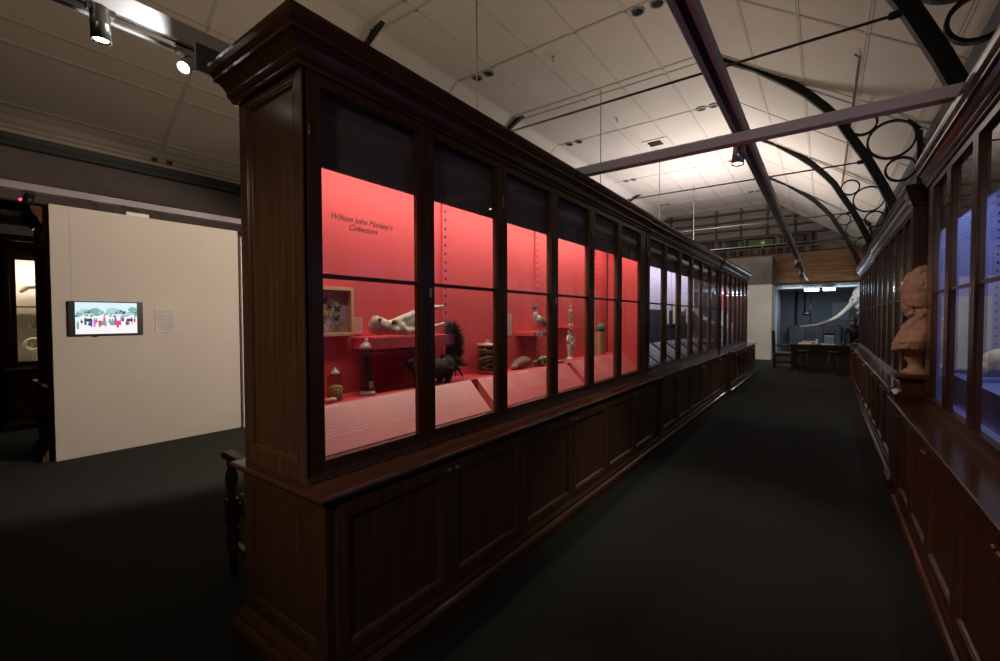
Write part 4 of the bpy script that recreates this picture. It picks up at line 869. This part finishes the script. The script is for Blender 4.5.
# person at the desk
px_, py_ = .80, 17.15
e = empty('person', (px_, py_, 0), 'person in a black jacket with brown hair leaning over the desk', 'person')
k = MB()
k.ell((px_+.02, py_+.02, .80), (.17, .15, .12)); k.tube([(px_, py_, .80), (px_-.02, py_-.10, 1.05), (px_-.04, py_-.20, 1.25), (px_-.05, py_-.25, 1.33)], [.15, .16, .17, .08])
k.ell((px_-.04, py_-.2, 1.24), (.21, .10, .09))
k.tube([(px_-.05, py_-.26, 1.32), (px_-.08, py_-.32, 1.40)], [.055, .05])
for sg in (-1, 1):
    k.tube([(px_-.04+sg*.19, py_-.20, 1.26), (px_-.10+sg*.23, py_-.36, 1.03), (px_-.18+sg*.12, py_-.55, .87)], [.06, .05, .036])
    k.tube([(px_+sg*.09, py_, .80), (px_+sg*.12, py_-.25, .70), (px_+sg*.12, py_-.26, .40), (px_+sg*.12, py_-.24, .09)], [.09, .075, .055, .04]); k.ell((px_+sg*.12, py_-.30, .05), (.045, .12, .045))
k.build('jacket_and_trousers', CLOTH, e, remesh=.018, smooth=3)
k = MB(); hx, hy, hz = px_-.10, py_-.36, 1.47
k.ell((hx, hy, hz), (.075, .095, .115), Matrix.Rotation(.35, 3, 'X')); k.ell((hx, hy-.06, hz-.06), (.05, .05, .05)); k.tube([(hx, hy-.09, hz+.0), (hx, hy-.125, hz-.03)], [.01, .016]); k.tube([(hx, hy+.02, hz-.06), (px_-.06, py_-.28, 1.33)], [.05, .052])
for sg in (-1, 1): k.ell((hx+sg*.075, hy+.01, hz-.01), (.012, .02, .03))
k.build('head', SKIN, e, remesh=.008, smooth=2)
for sg in (-1, 1): MB().ell((hx+sg*.03, hy-.098, hz+.0), (.012, .008, .008)).build('eye', WHITE, e)
MB().ell((hx, hy-.105, hz-.075), (.025, .008, .006)).build('mouth', mat('lips', (.4, .1, .08), .5), e)
k = MB(); k.ell((hx, hy+.0, hz+.055), (.098, .118, .10)); k.ell((hx, hy+.09, hz-.04), (.09, .06, .13)); k.ell((hx, hy+.10, hz+.11), (.05, .05, .05)); k.build('hair', HAIR, e, remesh=.01, smooth=2)
for sg in (-1, 1):
    k = MB(); hx2, hy2 = px_-.18+sg*.12, py_-.56
    k.ell((hx2, hy2-.04, .845), (.036, .048, .016))
    for i in range(4): k.tube([(hx2-.027+i*.018, hy2-.075, .848), (hx2-.030+i*.020, hy2-.11-(.008 if i in (1, 2) else 0), .850), (hx2-.031+i*.021, hy2-.14-(.012 if i in (1, 2) else 0), .832)], [.0095, .0085, .007], 8)
    k.tube([(hx2-sg*.03, hy2-.03, .845), (hx2-sg*.055, hy2-.06, .842), (hx2-sg*.06, hy2-.085, .836)], [.011, .010, .008], 8)
    k.build('hand', SKIN, e, remesh=.005, smooth=1)
# ------------------------------------------------------------------ extra fixtures near end
# ------------------------------------------------------------------ lights
UP = (PI, 0, 0)
arealight('cornice_uplight', (-2.1, 13.2, 2.95), (.3, 2.4), 110, (1, .92, .86), UP)
arealight('cornice_uplight', (-3.4, 15.3, 2.9), (.5, 1.6), 225, (.94, .90, 1), UP)
arealight('cornice_uplight', (-2.1, 7.6, 2.95), (.3, 3.0), 18, (1, .82, .64), UP)
arealight('cornice_uplight', (-4.2, 2.5, 2.4), (1.0, 3.0), 34, (1, .80, .60), UP)
arealight('cornice_uplight', (.95, 7.5, 2.95), (.25, 4.0), 3, (1, .80, .66), UP)
arealight('gallery_lamp', (-3.0, 22.6, 7.2), (5, .8), 12, (1, .83, .62))
arealight('alcove_tube', (-.4, 22.7, 2.62), (.9, .2), 32, (.72, .87, 1))
arealight('alcove_tube', (-.15, 21.75, 2.66), (2.4, .08), 9, (.75, .9, 1), (PI/2+.35, 0, 0))
spotlight('beam_flood', (-2.57, .86, 2.99), (-2.74, .45, 3.11), 5, (1, .95, .9), 130, .5)
spotlight('fill_spot', (-3.6, -1.6, 3.0), (-2.05, 1.03, 1.35), 75, (1, .80, .60), 36, .9, .12)  # fill spots without fixtures, added to brighten cases, beams, bust and desk
spotlight('fill_spot', (-.3, -1.8, 3.0), (-1.7, 3.2, 1.0), 52, (1, .84, .70), 85, .9, .25)
spotlight('fill_spot', (-.6, -1.0, 3.0), (.6, 3.2, 1.0), 16, (1, .82, .70), 60, .9, .25)
spotlight('fill_spot', (-1.2, 3.4, 3.0), (.62, 5.3, 1.6), 60, (1, .84, .70), 26, .6, .06)
spotlight('fill_spot', (-.2, -2.4, 2.7), (-.6, 3.8, 2.98), 60, (.92, .88, 1), 34, .8, .08)
spotlight('fill_spot', (-1.3, 15.0, 3.0), (.2, 16.6, .9), 70, (.85, .93, 1), 60, .7, .08)
spotlight('fill_spot', (-1.0, 15.5, 3.0), (-2.4, 19.6, 1.4), 110, (1, .92, .84), 55, .7, .1)
spotlight('fill_spot', (-.55, 8.5, 3.0), (-.55, 9.5, .0), 40, (1, .88, .76), 90, .9, .2)
wd = bpy.data.worlds.new('world'); sc.world = wd; wd.use_nodes = True
wd.node_tree.nodes['Background'].inputs[0].default_value = (.5, .45, .4, 1); wd.node_tree.nodes['Background'].inputs[1].default_value = .02
# ------------------------------------------------------------------ render settings
sc.view_settings.view_transform = 'Standard'; sc.view_settings.look = 'None'; sc.view_settings.gamma = 1; sc.view_settings.exposure = 0
sc.view_settings.use_curve_mapping = False
cy = sc.cycles
cy.use_denoising = True; cy.max_bounces = 8; cy.diffuse_bounces = 4; cy.glossy_bounces = 4; cy.transmission_bounces = 4; cy.transparent_max_bounces = 32
cy.sample_clamp_indirect = 4; cy.caustics_reflective = False; cy.caustics_refractive = False
